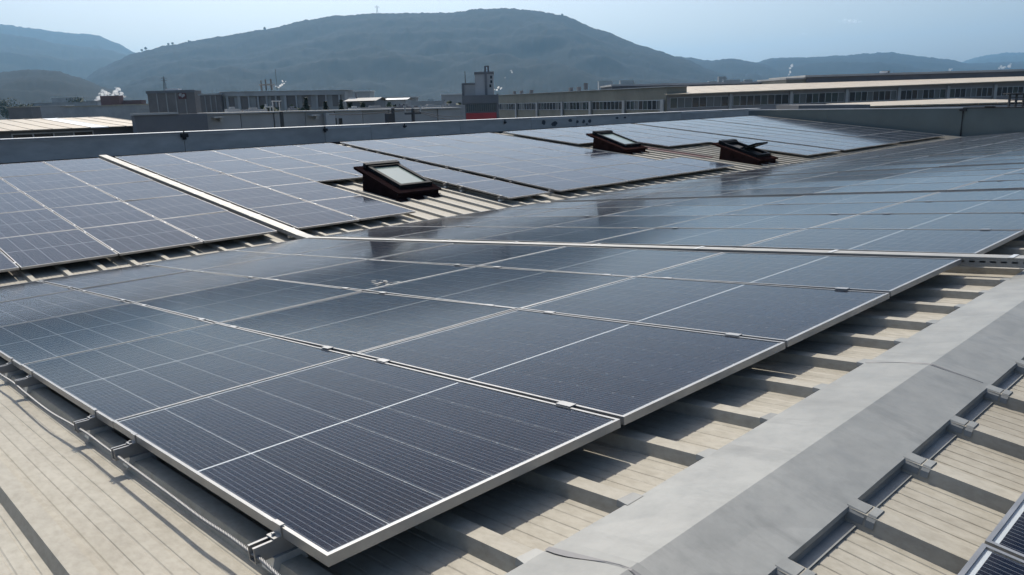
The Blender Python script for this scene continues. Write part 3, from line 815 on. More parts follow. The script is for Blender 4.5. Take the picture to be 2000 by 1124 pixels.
for (x0, h_) in ((-.5, .45), (-.1, .3), (.15, .7), (.75, .7)):
    b = MB(); b.tube([(x0, 0, -2), (x0, 0, h_)], .05, 6); b.build('pipe', B_TRIM, e)
b = MB(); b.tube([(.05, 0, .66), (.95, 0, .66)], .05, 6); b.build('crosspipe', B_TRIM, e)
b = MB(); b.tube([(-.6, 0, .22), (.2, 0, .22)], .045, 6); b.build('crosspipe', B_TRIM, e)
for q, (u, w_, h_) in enumerate(((455, .5, .25), (497, .9, .18), (572, .3, .22), (693, .5, .15), (735, 1.6, .16), (790, 1.2, .2), (842, 1.0, .2), (885, 1.2, .22))):
    p = onplane(u, 218 - .022 * (u - 560), 1, 52); b = MB(); b.box(-w_, w_, -.2, .2, -3, h_); b.box(-w_ * .4, w_ * .2, -.15, .15, h_ + .001, h_ + .14)
    o = b.build('roof_vent', [B_TRIM, B_GREY, B_DARK][q % 3]); o.location = p
    tag(o, 'low rooftop vent behind the grey hall wall, %s from the left' % ORD[q], 'roof vent', 'vents behind the grey hall')
# brown block with red emblem
e, L_, h0, h1 = box_building('brown_block', 'dark brown clad block with a red sign, left of long warehouse', 'building', 287, 379, 179, 177, 170, 170, 4, B_BRN, None)
for k in range(1, 5):
    b = MB(); x = L_ * k / 5; b.box(x - .12, x + .12, -.15, -.002, 0, h0 - .3); b.build('rib', B_CONC, e)
b = MB(); b.box(-.2, L_ + .2, -.25, -.003, h0 - .5, h0 + .1); b.build('fascia', B_DARK, e)
p0, p1 = zat(356, 192, 170), zat(356, 181, 170)
xs = L_ * (355 - 287) / 92
b = MB(); b.box(xs - .85, xs + .85, -.22, -.003, p0 - .2, p1 + .1); sg = b.build('sign_board', mat('dull_red_sign', (.13, .05, .05), .7, var=.2, scale=1), e)
for (dx, dz, r) in ((-.38, .1, .36), (.35, .0, .30), (.05, -.28, .22), (-.15, .32, .16)):
    b = MB(); b.poly([(xs + dx + r * math.cos(q * .785), -.226, (p0 + p1) / 2 + dz + r * math.sin(q * .785)) for q in range(8)]); b.build('emblem', B_LGREY, sg)
b = MB(); b.box(L_ * .35, L_ * .62, 1, 3, h0 + .01, h0 + .45); b.build('roof_unit', B_WHITE, e)
# long warehouse with columns
e, L_, h0, h1 = box_building('concrete_warehouse', 'long concrete warehouse with pale fascia and column grid', 'building', 432, 672, 181, 177.5, 150, 150, 9, B_CONC, None)
b = MB(); b.hexa([(-.2, -.4, h0 - .75), (L_ + .2, -.4, h1 - .75), (L_ + .2, -.002, h1 - .75), (-.2, -.002, h0 - .75), (-.2, -.4, h0 + .05), (L_ + .2, -.4, h1 + .05), (L_ + .2, -.002, h1 + .05), (-.2, -.002, h0 + .05)]); b.build('fascia', B_LGREY, e)
b = MB(); b.hexa([(-.3, -.5, h0 + .06), (L_ + .3, -.5, h1 + .06), (L_ + .3, 9, h1 + .06), (-.3, 9, h0 + .06), (-.3, -.5, h0 + .14), (L_ + .3, -.5, h1 + .14), (L_ + .3, 9, h1 + .2), (-.3, 9, h0 + .2)]); b.build('roof', B_TRIM, e)
for u, w in ((443, .5), (466, .55), (485, .3), (503, .3), (520, .3), (538, .3), (556, .5), (578, .3), (618, .35), (636, .3), (662, .3)):
    x = L_ * (u - 432) / 240; b = MB(); b.box(x - w / 2, x + w / 2, -.3, -.003, 0, h0 - .76); b.build('column', B_LGREY, e)
for k in range(8):
    x0 = L_ * k / 8 + .6; b = MB(); b.box(x0, x0 + L_ / 8 - 1.2, -.06, -.002, h0 - 3.2, h0 - 1.0); b.build('wall_panel', B_BRN, e)
for (u, hh_, r_) in ((487, 2.3, .14), (496, 2.5, .14), (507, 2.5, .17)):
    x = L_ * (u - 432) / 240; b = MB(); b.tube([(x, 8, h0 + .3), (x, 8, h0 + hh_)], r_, 8); b.build('chimney', B_BRN, e)
b = MB(); b.box(L_ * .22, L_ * .33, 7, 9, h0 + 1.3, h0 + 1.55); b.box(L_ * .225, L_ * .232, 7.5, 8, h0 + .3, h0 + 1.3); b.box(L_ * .32, L_ * .327, 7.5, 8, h0 + .3, h0 + 1.3); b.build('roof_platform', B_CONC, e)
b = MB(); b.tube([(L_ * .36, 8, h0 + .3), (L_ * .36, 8, h0 + 4.4)], .05, 5); b.build('mast', B_POLE, e)
e, L_, h0, h1 = box_building('low_annex', 'lower brown-grey annex at the left end of the warehouse', 'building', 390, 431, 187, 185.5, 149, 149, 4, B_BRN, B_LGREY)
for k in range(1, 4):
    b = MB(); x = L_ * k / 4; b.box(x - .1, x + .1, -.12, -.002, 0, h0 - .1); b.build('rib', B_CONC, e)
# houses and white hall in the middle
def gable_house(u0, u1, ve, vr, d, depth, wall, roofm, label, name='small_house', nw=4):
    pl, pr = at(u0, ve, d), at(u1, ve, d)
    mt_, L_ = facade_mtx(pl, pr); h = at((u0 + u1) / 2, ve, d).z - GZ; hr_ = at((u0 + u1) / 2, vr, d + depth / 2).z - GZ
    e = thing(name, label, 'building', mt_)
    b = MB(); b.box(0, L_, 0, depth, 0, h); b.poly([(0, 0, h), (0, depth / 2, hr_), (0, depth, h)]); b.poly([(L_, 0, h), (L_, depth, h), (L_, depth / 2, hr_)]); b.build('wall', wall, e)
    b = MB(); o = .35
    b.quad((-o, -o, h), (L_ + o, -o, h), (L_ + o, depth / 2, hr_ + .1), (-o, depth / 2, hr_ + .1)); b.quad((-o, depth / 2, hr_ + .1), (L_ + o, depth / 2, hr_ + .1), (L_ + o, depth + o, h), (-o, depth + o, h)); b.build('roof', roofm, e)
    for k in range(nw):
        x = L_ * (k + .5) / nw; w = L_ / nw * .28
        b = MB(); b.box(x - w, x + w, -.06, -.002, h - 1.9, h - .8); f_ = b.build('window', B_FRAME, e)
        b = MB(); b.quad((x - w + .06, -.064, h - 1.84), (x + w - .06, -.064, h - 1.84), (x + w - .06, -.064, h - .86), (x - w + .06, -.064, h - .86)); b.build('pane', M_WIN, f_)
    return e, L_, h, hr_
e, L_, h, hr_ = gable_house(676, 731, 197.5, 193, 112, 10, B_DARK, B_CONC, 'small dark house with pale ridge and chimney in front of white hall')
b = MB(); b.box(L_ * .12, L_ * .16, 4.6, 5.4, hr_ - .2, hr_ + .8); b.build('chimney', B_DARK, e)
b = MB(); b.box(-.4, L_ * .14, 3.8, 4.4, hr_ - .15, hr_ + .16); b.build('ridge_tile', B_WHITE, e)
box_building('white_hall', 'white flat-roofed hall behind the small dark house', 'building', 674, 722, 180, 179, 230, 230, 8, B_LGREY, B_WHITE)
gable_house(752, 792, 195, 193, 150, 10, B_GREY, B_WHITE, 'grey house with white roof right of small dark house', nw=5)
box_building('flat_shed', 'flat grey shed with dark strip window left of the tower', 'building', 802, 868, 198.5, 197, 140, 140, 5, B_GREY, None)
box_building('flat_shed', 'pale low shed directly left of the tower', 'building', 862, 908, 186, 185, 200, 200, 5, B_GREY, B_WHITE)
box_building('flat_shed', 'long pale shed between the houses and the poles', 'building', 722, 812, 193, 191.5, 190, 190, 5, B_GREY, B_TRIM)

# tower
dT = 97
e, L_, h0, h1 = box_building('factory_tower', 'stepped concrete tower with chimney above a red-banded base', 'tower', 927, 963, 146, 145, dT, dT, 3.2, B_LGREY, B_DARK, over=.06)
b = MB(); sx0 = L_ * (949 - 927) / 36; b.box(sx0 - .22, sx0 + .02, .8, 1.1, h0 + .3, zat(950, 129, dT)); b.box(sx0 + .18, sx0 + .4, .8, 1.1, h0 + .3, zat(950, 129, dT)); b.box(sx0 - .22, sx0 + .4, .8, 1.1, zat(950, 130.5, dT), zat(950, 128.5, dT)); b.build('chimney', B_DARK, e)
b = MB(); b.box(sx0 - .18, sx0 + .12, -.12, -.002, 0, h0); b.build('duct', B_DARK, e)
for (u, v) in ((959, 151), (959, 160), (957, 168)):
    x = L_ * (u - 927) / 36; z = zat(u, v, dT); b = MB(); b.box(x - .12, x + .12, -.05, -.002, z - .18, z + .18); b.build('vent', M_WIN, e)
x0 = -L_ * 25 / 36; hs = zat(915, 166, dT)
b = MB(); b.box(x0, -.002, .1, 3.0, 0, hs); b.build('lower_wing', B_LGREY, e)
b = MB(); b.box(x0 - .08, -.003, .0, 3.1, hs + .001, hs + .22); b.build('wing_roof', B_DARK, e)
b = MB(); b.box(x0 - .08, x0 + .22, -.08, .099, 0, hs - .002); b.build('corner_column', B_DARK, e)
b = MB(); b.tube([(x0 + .35, 1, hs + .2), (x0 + .35, 1, zat(909, 139, dT))], .05, 5); b.build('antenna', B_POLE, e)
dB = 93
e, L_, h0, h1 = box_building('red_banded_block', 'dark block with glazed strip and bright red band under tower', 'building', 905, 971, 187.5, 185.5, dB, dB, 3.4, B_DARK, None)
zr0, zr1 = zat(938, 237, dB), zat(938, 221, dB); zw0, zw1 = zat(938, 219, dB), zat(938, 203, dB)
b = MB(); b.box(.25, L_ - .15, -.08, -.002, zr0 - 1.5, zr1); b.build('red_band', B_RED, e)
b = MB(); b.box(-.1, L_ + .05, -.14, -.002, zw1 + .05, h0 + .02); b.build('fascia', B_DARK, e)
window_band(e, .3, L_ - .2, zw0, zw1, zw0, zw1, 14, .04, frame=B_DARK, glass=mat('tinted_pane', (.05, .075, .08), .2, spec=.5))
b = MB(); b.box(L_ - .05, L_ + .16, -.2, -.145, 0, h1 + .1); b.build('corner_post', B_DARK, e)

# long gabled hall receding to the left, window bays
dL, dR = 180, 102
pl, pr = at(969, 187, dL), at(1302, 170.5, dR)
mt_, L_ = facade_mtx(pl, pr)
e = thing('long_hall', 'long olive-grey hall with window bays right of the tower', 'building', mt_)
h0, h1 = pl.z - GZ, pr.z - GZ
hm = (h0 + h1) / 2
b = MB(); b.hexa([(0, 0, 0), (L_, 0, 0), (L_, 3, 0), (0, 3, 0), (0, 0, h0), (L_, 0, h1), (L_, 3, h1), (0, 3, h0)]); b.build('wall', B_OCHRE, e)
b = MB(); b.hexa([(-.2, -.25, h0 + .002), (L_ + .3, -.25, h1 + .002), (L_ + .1, 3.2, h1 + .002), (-.2, 3.2, h0 + .002), (-.2, -.25, h0 + .10), (L_ + .3, -.25, h1 + .10), (L_ + .1, 3.2, h1 + .14), (-.2, 3.2, h0 + .14)]); b.build('roof', B_TRIM, e)
def d_at(u):      # depth on that facade for pixel column u
    t = 0.0; lo, hi = 0.0, 1.0
    for _ in range(40):
        f = (lo + hi) / 2; q = pl.lerp(pr, f) - CAM
        uu = 1000 + FPX * q.dot(RIGHT) / q.dot(FWD)
        if uu < u: lo = f
        else: hi = f
    return f, (pl.lerp(pr, f) - CAM).dot(FWD)
cols = [970, 1009, 1050, 1099.5, 1155, 1221, 1297]
vt = lambda u: 203 + (195.5 - 203) * (u - 970) / 327
vb = lambda u: 215.2 + .6 * (u - 970) / 327
for k in range(6):
    fa, da = d_at(cols[k]); fb, db = d_at(cols[k + 1])
    gap = .55
    xa, xb = fa * L_ + gap, fb * L_ - gap
    window_band(e, xa, xb, zat(cols[k], vb(cols[k]), da), zat(cols[k], vt(cols[k]), da), zat(cols[k + 1], vb(cols[k + 1]), db), zat(cols[k + 1], vt(cols[k + 1]), db), 8, .085, .10)
    b = MB(); b.box(fb * L_ - .4, fb * L_ + .4, -.35, -.13, 0, zat(cols[k + 1], vt(cols[k + 1]) - .6, db)); b.build('column', B_LGREY, e)
f_, d_ = d_at(1123); b = MB(); b.tube([(f_ * L_, 2, h0 + .3), (f_ * L_, 2, zat(1123, 163, d_))], .35, 8); b.build('chimney', B_DARK, e)
for u in (990, 1003, 1022, 1097, 1112):
    f_, d_ = d_at(u); b = MB(); b.box(f_ * L_ - .3, f_ * L_ + .3, 1.5, 2.1, h0 + .1, h0 + (h1 - h0) * f_ + .8); b.build('roof_vent', B_DARK, e)
# big hall on the right with tan roof and monitor
dC = 102
pl2, pr2 = at(1304, 186.5, dC), at(2120, 154.5, dC)
mt2, L2 = facade_mtx(pl2, pr2)
e = thing('tan_roof_hall', 'wide hall with tan roof edge and long window row at right', 'building', mt2)
g0, g1 = pl2.z - GZ, pr2.z - GZ
b = MB(); b.hexa([(0, 0, 0), (L2, 0, 0), (L2, 30, 0), (0, 30, 0), (0, 0, g0), (L2, 0, g1), (L2, 30, g1), (0, 30, g0)]); b.build('wall', bmat('hall_wall_grey', (.26, .25, .25)), e)
t0 = at(1304, 172.5, dC + 12).z - GZ; t1 = at(2120, 148, dC + 12).z - GZ
nsh = 22
for k in range(nsh):
    xa, xb = L2 * k / nsh + .02 - (.3 if k == 0 else 0), L2 * (k + 1) / nsh - .02
    ga, gb = g0 + (g1 - g0) * k / nsh, g0 + (g1 - g0) * (k + 1) / nsh; ta, tb = t0 + (t1 - t0) * k / nsh, t0 + (t1 - t0) * (k + 1) / nsh
    b = MB(); b.hexa([(xa, -.7, ga + .0), (xb, -.7, gb + .0), (xb, 12, tb), (xa, 12, ta), (xa, -.7, ga + .12), (xb, -.7, gb + .12), (xb, 12, tb + .12), (xa, 12, ta + .12)]); b.build('roof_sheet', B_TAN, e)
def u_x(u):      # local x on the facade for pixel column
    lo, hi = 0.0, 1.0
    for _ in range(40):
        f = (lo + hi) / 2; q = pl2.lerp(pr2, f) - CAM
        if 1000 + FPX * q.dot(RIGHT) / q.dot(FWD) < u: lo = f
        else: hi = f
    return f * L2
bays = [(1309, 1423), (1432, 1541), (1550, 1650), (1660, 1752), (1760, 1848), (1856, 1940), (1948, 2032), (2040, 2110)]
for (ua, ub) in bays:
    za = lambda u: zat(u, 191.5 - .0335 * (u - 1310), dC); zb_ = lambda u: zat(u, 212.5 - .0375 * (u - 1310), dC)
    window_band(e, u_x(ua), u_x(ub), zb_(ua), za(ua), zb_(ub), za(ub), 8, .06, .08)
    b = MB(); xx = u_x(ub + 4); b.box(xx - .2, xx + .2, -.3, -.085, 0, za(ub) + .3); b.build('column', B_GREY, e)
# clerestory monitor on its roof
e2, Lm, m0, m1 = box_building('roof_monitor', 'dark clerestory block with pale roof edge on top of tan-roofed hall', 'building', 1576, 2125, 151.5, 136, dC + 14, dC + 14, 16, B_DARK, B_TRIM, over=.35)
b = MB(); b.box(-3.0, -.01, .3, 14, 0, m0 - .25); b.build('end_bay', B_OCHRE, e2)
b = MB(); b.box(-3.1, -.02, .2, 14, m0 - .249, m0 - .02); b.build('end_bay_roof', B_TRIM, e2)
box_building('rear_roof_edge', 'thin pale roof edge of a hall behind long hall', 'building', 1196, 1556, 169.2, 161.5, dC + 26, dC + 26, 16, B_DARK, B_TRIM, over=.2)
# rooftop unit
p = at(1728, 147, dC + 16); e = thing('rooftop_unit', 'small white and dark unit on the clerestory roof', 'roof unit', Matrix.Translation(p))
b = MB(); b.box(-.75, .0, -.4, .5, -.6, .55); b.build('white_cabinet', B_WHITE, e)
b = MB(); b.box(.01, .75, -.4, .5, -.5, .62); b.build('dark_cabinet', B_DARK, e)
for k in range(3):
    b = MB(); b.box(-.7 + k * .24, -.55 + k * .24, -.43, -.401, -.1, .35); b.build('grille', B_GREY, e)
# low tan roof and flat dark roof right behind the end wall
pL_, pR_ = at(1690, 205, 62), at(2060, 200, 62)
mt3, L3 = facade_mtx(pL_, pR_); e = thing('low_tan_roof', 'low tan sheet roof just beyond the end wall', 'building', mt3)
z0_ = pL_.z - GZ; z1_ = at(1690, 203.2, 70).z - GZ; z2_ = at(2060, 189.5, 76).z - GZ
b = MB(); b.hexa([(0, 0, 0), (L3, 0, 0), (L3, 14, 0), (0, 14, 0), (0, 0, z0_ - .3), (L3, 0, z0_ - .3), (L3, 14, z2_ - .12), (0, 8, z1_ - .12)]); b.build('wall', B_GREY, e)
for k in range(10):
    f0, f1 = k / 10, (k + 1) / 10
    def P_(f, far_): return (L3 * f, (8 + 6 * f) if far_ else 0, (z1_ + (z2_ - z1_) * f) if far_ else z0_ - .2)
    a0, a1, c1, c0 = P_(f0, 0), P_(f1 - .003, 0), P_(f1 - .003, 1), P_(f0, 1)
    up = Vector((0, 0, .1)); b = MB(); b.hexa([a0, a1, c1, c0] + [tuple(Vector(q) + up) for q in (a0, a1, c1, c0)]); b.build('roof_sheet', B_TAN, e)
box_building('flat_dark_roof', 'small flat dark roof with white kerb behind the end wall corner', 'building', 1560, 1700, 206, 204.5, 58, 58, 5, B_DARK, None)
# lattice ladder frame at right edge
p = at(1986, 211, 46); e = thing('ladder_frame', 'dark steel lattice frame standing at right edge behind end wall', 'frame', axes(Vector((p.x, p.y, GZ)), _r, Vector((FWD.x, FWD.y, 0)).normalized(), Vector((0, 0, 1))))
ht = at(1986, 184, 46).z - GZ; hb_ = p.z - GZ
for x in (-.5, -.1, .35, .7):
    b = MB(); b.box(x - .05, x + .05, -.05, .05, hb_ - 2, ht); b.build('post', B_POLE, e)
for k in range(5):
    z = hb_ + .1 + k * .16; b = MB(); b.box(-.45, .7, -.03, .03, z, z + .04); b.build('rung', B_POLE, e)
b = MB(); b.box(-.75, .9, -.3, .3, ht + .001, ht + .06); b.build('top_plate', B_POLE, e)

# far industrial estate: individual low buildings
rnd = random.Random(3)
est = [(15, 60, 211, 240, B_BRN, B_TAN, 'brown shed with tan roof at far left edge'), (45, 128, 209.5, 260, B_GREY, B_TRIM, 'grey shed with pale roof second from far left'),
       (100, 153, 192, 520, B_LGREY, B_WHITE, 'white-roofed factory hall beneath the left hills'), (60, 190, 203, 420, B_GREY, B_CONC, 'wide low grey hall left of the steaming brick building'),
       (120, 222, 210, 250, B_GREY, B_TAN, 'tan-roofed shed in front of the steaming brick building'), (222, 290, 207, 230, B_GREY, B_TAN, 'tan shed before the brown block'),
       (232, 276, 198, 400, B_BRICK, B_BRICK, 'low brick wing right of the steaming building'), (195, 231, 188, 395, B_BRICK, None, 'brick-red building wrapped in white steam'),
       (168, 200, 197, 500, B_GREY, B_WHITE, 'pale roof left of the steaming brick building'), (1385, 1400, 160, 700, B_LGREY, B_WHITE, 'small white block left of the distant white cluster'),
       (1404, 1419, 150, 900, B_GREY, None, 'tall grey distant block behind the white cluster'), (1413, 1445, 157, 760, B_LGREY, B_WHITE, 'widest white block of the distant cluster'),
       (1455, 1470, 156.5, 760, B_LGREY, B_WHITE, 'white distant block at the right of the cluster'), (1505, 1540, 156, 600, B_DARK, None, 'dark distant shed left of the roof monitor'),
       (270, 300, 213, 220, B_GREY, B_TRIM, 'pale-edged shed in front of the brown block'), (300, 400, 210, 215, B_GREY, B_TRIM, 'white-edged roof in front of brown block and annex')]
for (u0, u1, v, d, w, r, lb) in est:
    box_building('far_building', lb, 'building', u0, u1, v, v - .027 * (u1 - u0), d, d, 5, w, r, group='buildings of the far industrial estate')
FH = [(20, 'tiny hazy house at the extreme left under the dark hill'), (52, 'tiny hazy house on the dark left hill, second from left edge'), (84, 'tiny pale house below the dark left hill crest'), (262, 'tiny house in haze between steam and brown block'),
      (745, 'tiny hazy house above the long pale shed'), (790, 'tiny hazy house above the crossarm pole'), (835, 'tiny hazy house above the flat grey shed'), (1060, 'tiny hazy building over the long hall roof near tower'),
      (1170, 'hazy pale block above the long hall, left of pair'), (1212, 'hazy pale block above the long hall, right of pair')]
for k, (u, lb) in enumerate(FH):
    v = 195.2 - .0271 * (u - 1014) + (rnd.uniform(-9, -3) if u < 1100 else -32); d = rnd.uniform(900, 1500)
    box_building('far_house', lb, 'building', u, u + (rnd.uniform(6, 13) if u < 1100 else 26), v, v, d, d, 14, rnd.choice([B_GREY, B_LGREY, B_CONC]), rnd.choice([B_WHITE, B_TRIM, B_BRICK]), group='tiny hazy buildings at the foot of the hills')

# ------------------------------------------------------------------ trees
M_LEAF = mat('conifer_leaf', (.035, .055, .03), .8, var=.4, scale=2); M_LEAF2 = mat('broad_leaf', (.05, .07, .035), .8, var=.4, scale=1); M_BARK = mat('bark', (.06, .045, .035), .9)
def conifer(u, vb_, vt_, d, label, wide=.32, leaf=None):
    base = at(u, vb_, d); top = at(u, vt_, d).z
    e = thing('conifer_tree', label, 'tree', Matrix.Translation((base.x, base.y, GZ)), 'conifers in front of the warehouse')
    H = top - GZ; r_ = random.Random(int(u))
    b = MB(); b.tube([(0, 0, 0), (0, 0, H * .97)], [.16, .02], 6); b.build('trunk', M_BARK, e)
    b = MB(); z0 = H * .25
    for k in range(900):
        f = r_.random() ** .7; z = z0 + (H - z0) * f
        R = wide * (H - z0) * (1 - f) ** .9 * r_.uniform(.25, 1.05); a_ = r_.uniform(0, 6.283); s = r_.uniform(.12, .3)
        c = Vector((R * math.cos(a_), R * math.sin(a_), z - R * .35)); t1 = Vector((math.cos(a_), math.sin(a_), -.5)) * s * 1.4; t2 = Vector((-math.sin(a_), math.cos(a_), r_.uniform(-.4, .4))) * s * .6
        b.quad(c - t1 - t2, c + t1 - t2 * .3, c + t1 * 1.1 + t2 * .3, c - t1 + t2)
    b.build('crown', leaf or M_LEAF, e)
conifer(599, 214, 192, 132, 'largest conifer before the warehouse wall', .30)
conifer(636, 214, 200, 132, 'small conifer before the warehouse, left of dark shed door', .26)
conifer(667, 213, 197, 128, 'narrow conifer at the right end of the warehouse', .24)
conifer(709, 213, 203, 104, 'conifer in front of the small dark house', .30)
conifer(684, 213, 203, 105, 'squat conifer left of the small dark house', .4)
def broad(u, vb_, vt_, d, label):
    base = at(u, vb_, d); top = at(u, vt_, d).z
    e = thing('broadleaf_tree', label, 'tree', Matrix.Translation((base.x, base.y, GZ)), 'broadleaf trees in the valley')
    H = top - GZ; r_ = random.Random(int(u * 3)); R = H * .38
    b = MB(); b.tube([(0, 0, 0), (.1, 0, H * .4), (0, .1, H * .8)], [.3, .2, .05], 6)
    for k in range(4):
        a_ = k * 1.6; b.tube([(0, 0, H * .4), (R * .6 * math.cos(a_), R * .6 * math.sin(a_), H * .7)], [.14, .04], 5)
    b.build('trunk', M_BARK, e)
    b = MB(); lobes = [(r_.uniform(-.6, .6) * R, r_.uniform(-.6, .6) * R, H * r_.uniform(.5, .82), R * r_.uniform(.35, .6)) for _ in range(9)]
    for k in range(900):
        x, y, z, q = r_.choice(lobes); v_ = Vector((r_.gauss(0, 1), r_.gauss(0, 1), r_.gauss(0, 1))).normalized() * q * r_.uniform(.6, 1.05); c = Vector((x, y, z)) + v_; s = r_.uniform(.2, .5)
        t1 = Vector((r_.uniform(-1, 1), r_.uniform(-1, 1), r_.uniform(-1, 1))).normalized() * s; t2 = v_.normalized().cross(t1).normalized() * s * .7
        b.quad(c - t1 - t2, c + t1 - t2, c + t1 + t2, c - t1 + t2)
    b.build('crown', M_LEAF2, e)
for i, (u, vb_, vt_, d) in enumerate(((542, 214, 205, 120), (765, 212, 201, 128), (870, 207, 195, 160), (30, 212, 200, 330), (70, 208, 197, 420), (140, 200, 189, 480), (160, 200, 190, 520), (10, 205, 193, 500))):
    broad(u, vb_, vt_, d, ['round tree before the warehouse columns', 'round tree right of the small dark house', 'round tree near the shed left of tower', 'tree at the far left beside brown shed', 'tree between the two far left sheds', 'tree left of the pale roof under hills', 'tree just left of the steaming building roofs', 'hazy tree at the extreme left edge'][i])

# ------------------------------------------------------------------ hills
def fbm(x, y, o=5):
    from mathutils import noise
    return noise.fractal(Vector((x, y, 1.7)), 1.0, 2.0, o)
def hill(name, label, sil, D, matl, front=.5, back=.35, n_u=220, n_d=36, rough=1.0, bumps=0.0):
    b = MB(); u0, u1 = sil[0][0], sil[-1][0]
    rows = []
    for j in range(n_d + 1):
        f = j / n_d                              # 0 front foot .. .75 crest .. 1 back
        for i in range(n_u + 1):
            u = u0 + (u1 - u0) * i / n_u
            k = 0
            while k < len(sil) - 2 and sil[k + 1][0] < u: k += 1
            (ua, va), (ub, vb2) = sil[k], sil[k + 1]; t = (u - ua) / (ub - ua); ts = t * t * (3 - 2 * t) * .5 + t * .5
            v = va + (vb2 - va) * ts
            crest = at(u, v, D); hc = crest.z - GZ
            if f <= .75:
                g_ = f / .75; s = 1 - front * (1 - g_); hz = hc * (g_ ** 1.25)
            else:
                g_ = (f - .75) / .25; s = 1 + back * g_; hz = hc * (1 - g_ ** 1.2)
            q = at(u, v, D * s)
            x, y = q.x, q.y
            nz = fbm(x / (D * .11), y / (D * .11)) * hc * .16 * rough * math.sin(min(1, f / .75) * math.pi) if f < .75 else 0
            nz += fbm(x / (D * .006), y / (D * .006), 4) * D * .0011 * rough
            b.v.append((x, y, GZ - 1 + max(0, hz + nz) if 0 < j < n_d else GZ - 1))
    n = n_u + 1
    for j in range(n_d):
        for i in range(n_u):
            b.f.append((j * n + i, j * n + i + 1, (j + 1) * n + i + 1, (j + 1) * n + i)); b.mi.append(0)
    o = b.build(name, matl, smooth=True)
    return tag(o, label, kind='structure')
def hill_mat(name, c1, c2, sc):
    mt = mat(name, c1, .95, col2=c2, var=.3, scale=sc, spec=.1, detail=9)
    return mt
H_MAIN = hill_mat('scrub_hill', (.0085, .0125, .0125), (.0045, .0075, .0085), .007)  # hill colours hold backlit canopy self-shade, darker than the foliage itself
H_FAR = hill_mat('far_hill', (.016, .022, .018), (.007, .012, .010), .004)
SIL_MAIN = [(95, 196), (145, 168), (200, 130), (262, 104), (330, 88), (400, 76), (430, 71), (520, 57), (600, 39), (650, 31), (740, 26), (820, 25), (880, 24), (930, 18), (985, 15.5), (1040, 20), (1100, 30), (1170, 58), (1260, 91), (1330, 113), (1400, 141), (1450, 160), (1540, 182)]
hill('hill_main', 'broad dark scrub-covered mountain across the middle', SIL_MAIN, 4200, H_MAIN, n_u=700, n_d=80)
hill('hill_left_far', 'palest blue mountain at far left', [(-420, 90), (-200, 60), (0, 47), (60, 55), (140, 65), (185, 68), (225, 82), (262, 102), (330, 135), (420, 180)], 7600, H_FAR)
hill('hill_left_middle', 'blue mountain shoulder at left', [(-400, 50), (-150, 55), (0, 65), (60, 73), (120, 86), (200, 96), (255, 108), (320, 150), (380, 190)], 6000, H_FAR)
hill('hill_left_near', 'dark wooded hill at left edge', [(-350, 150), (-100, 145), (0, 141), (60, 135), (110, 138), (150, 150), (210, 172), (280, 200)], 2300, H_MAIN)
hill('hill_right_near', 'dark blue hills right of the main mountain', [(1230, 150), (1320, 110), (1350, 113), (1385, 119), (1430, 114), (1480, 123), (1560, 150), (1640, 178)], 5600, H_MAIN)
hill('hill_right_middle', 'long blue ridge at right', [(1380, 165), (1440, 135), (1510, 113), (1580, 112), (1640, 108), (1740, 102), (1790, 110), (1850, 115), (1890, 124), (1960, 122), (2060, 118), (2200, 125), (2400, 150)], 6600, H_MAIN)
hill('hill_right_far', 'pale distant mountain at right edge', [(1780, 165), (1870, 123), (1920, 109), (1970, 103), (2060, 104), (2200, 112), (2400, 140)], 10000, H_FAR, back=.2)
# skyline trees on the mountain
def sky_tree(u, v, D, hh, nth):
    p = at(u, v, D)
    e = thing('skyline_tree', 'lone tree on the mountain skyline, %s from the left' % nth, 'tree', Matrix.Translation((p.x, p.y, p.z - 6)), 'lone trees on the mountain skyline')
    b = MB(); b.tube([(0, 0, 0), (0, 0, hh * .6)], [1.2, .5], 5); b.build('trunk', M_BARK, e)
    b = MB(); r_ = random.Random(int(u))
    for k in range(120):
        v_ = Vector((r_.gauss(0, 1), r_.gauss(0, 1), r_.gauss(0, .7))).normalized() * hh * .4 * r_.uniform(.4, 1.1); c = Vector((0, 0, hh * .75)) + v_; s = hh * .12
        t1 = Vector((r_.uniform(-1, 1), r_.uniform(-1, 1), r_.uniform(-1, 1))).normalized() * s; t2 = v_.cross(t1).normalized() * s
        b.quad(c - t1 - t2, c + t1 - t2, c + t1 + t2, c - t1 + t2)
    b.build('crown', M_LEAF2, e)
for q, (u, v, hh) in enumerate(((277, 100, 14), (285, 97, 16), (329, 88, 13), (337, 87, 15), (369, 82, 12), (517, 58, 16), (1098, 31, 14))): sky_tree(u, v, 4200, hh, ORD[q])
# pylons
def pylon(u, vb_, vt_, D, label, arm=.22):
    p = at(u, vb_, D); H = at(u, vt_, D).z - p.z
    e = thing('pylon', label, 'pylon', axes(Vector((p.x, p.y, p.z)), _r, Vector((FWD.x, FWD.y, 0)).normalized(), Vector((0, 0, 1))), 'lattice pylons')
    w = H * .11; r_ = H * .012
    for (sx, sy_) in ((-1, -1), (1, -1), (1, 1), (-1, 1)):
        b = MB(); b.tube([(sx * w, sy_ * w, -H * .25), (sx * w * .25, sy_ * w * .25, H * .75), (0, 0, H)], r_, 4); b.build('leg', B_POLE, e)
    for k in range(5):
        z = H * k / 6; ww = w * (1 - .75 * k / 4.5); b = MB(); b.tube([(-ww, -ww, z), (ww * .85, -ww * .85, z + H / 6)], r_ * .6, 4); b.tube([(ww, -ww, z), (-ww * .85, -ww * .85, z + H / 6)], r_ * .6, 4); b.build('brace', B_POLE, e)
    for z in (.68, .84):
        b = MB(); b.tube([(-H * arm, 0, H * z), (0, 0, H * (z + .05)), (H * arm, 0, H * z)], r_ * .8, 4); b.tube([(-H * arm, 0, H * z), (H * arm, 0, H * z)], r_ * .6, 4); b.build('crossarm', B_POLE, e)
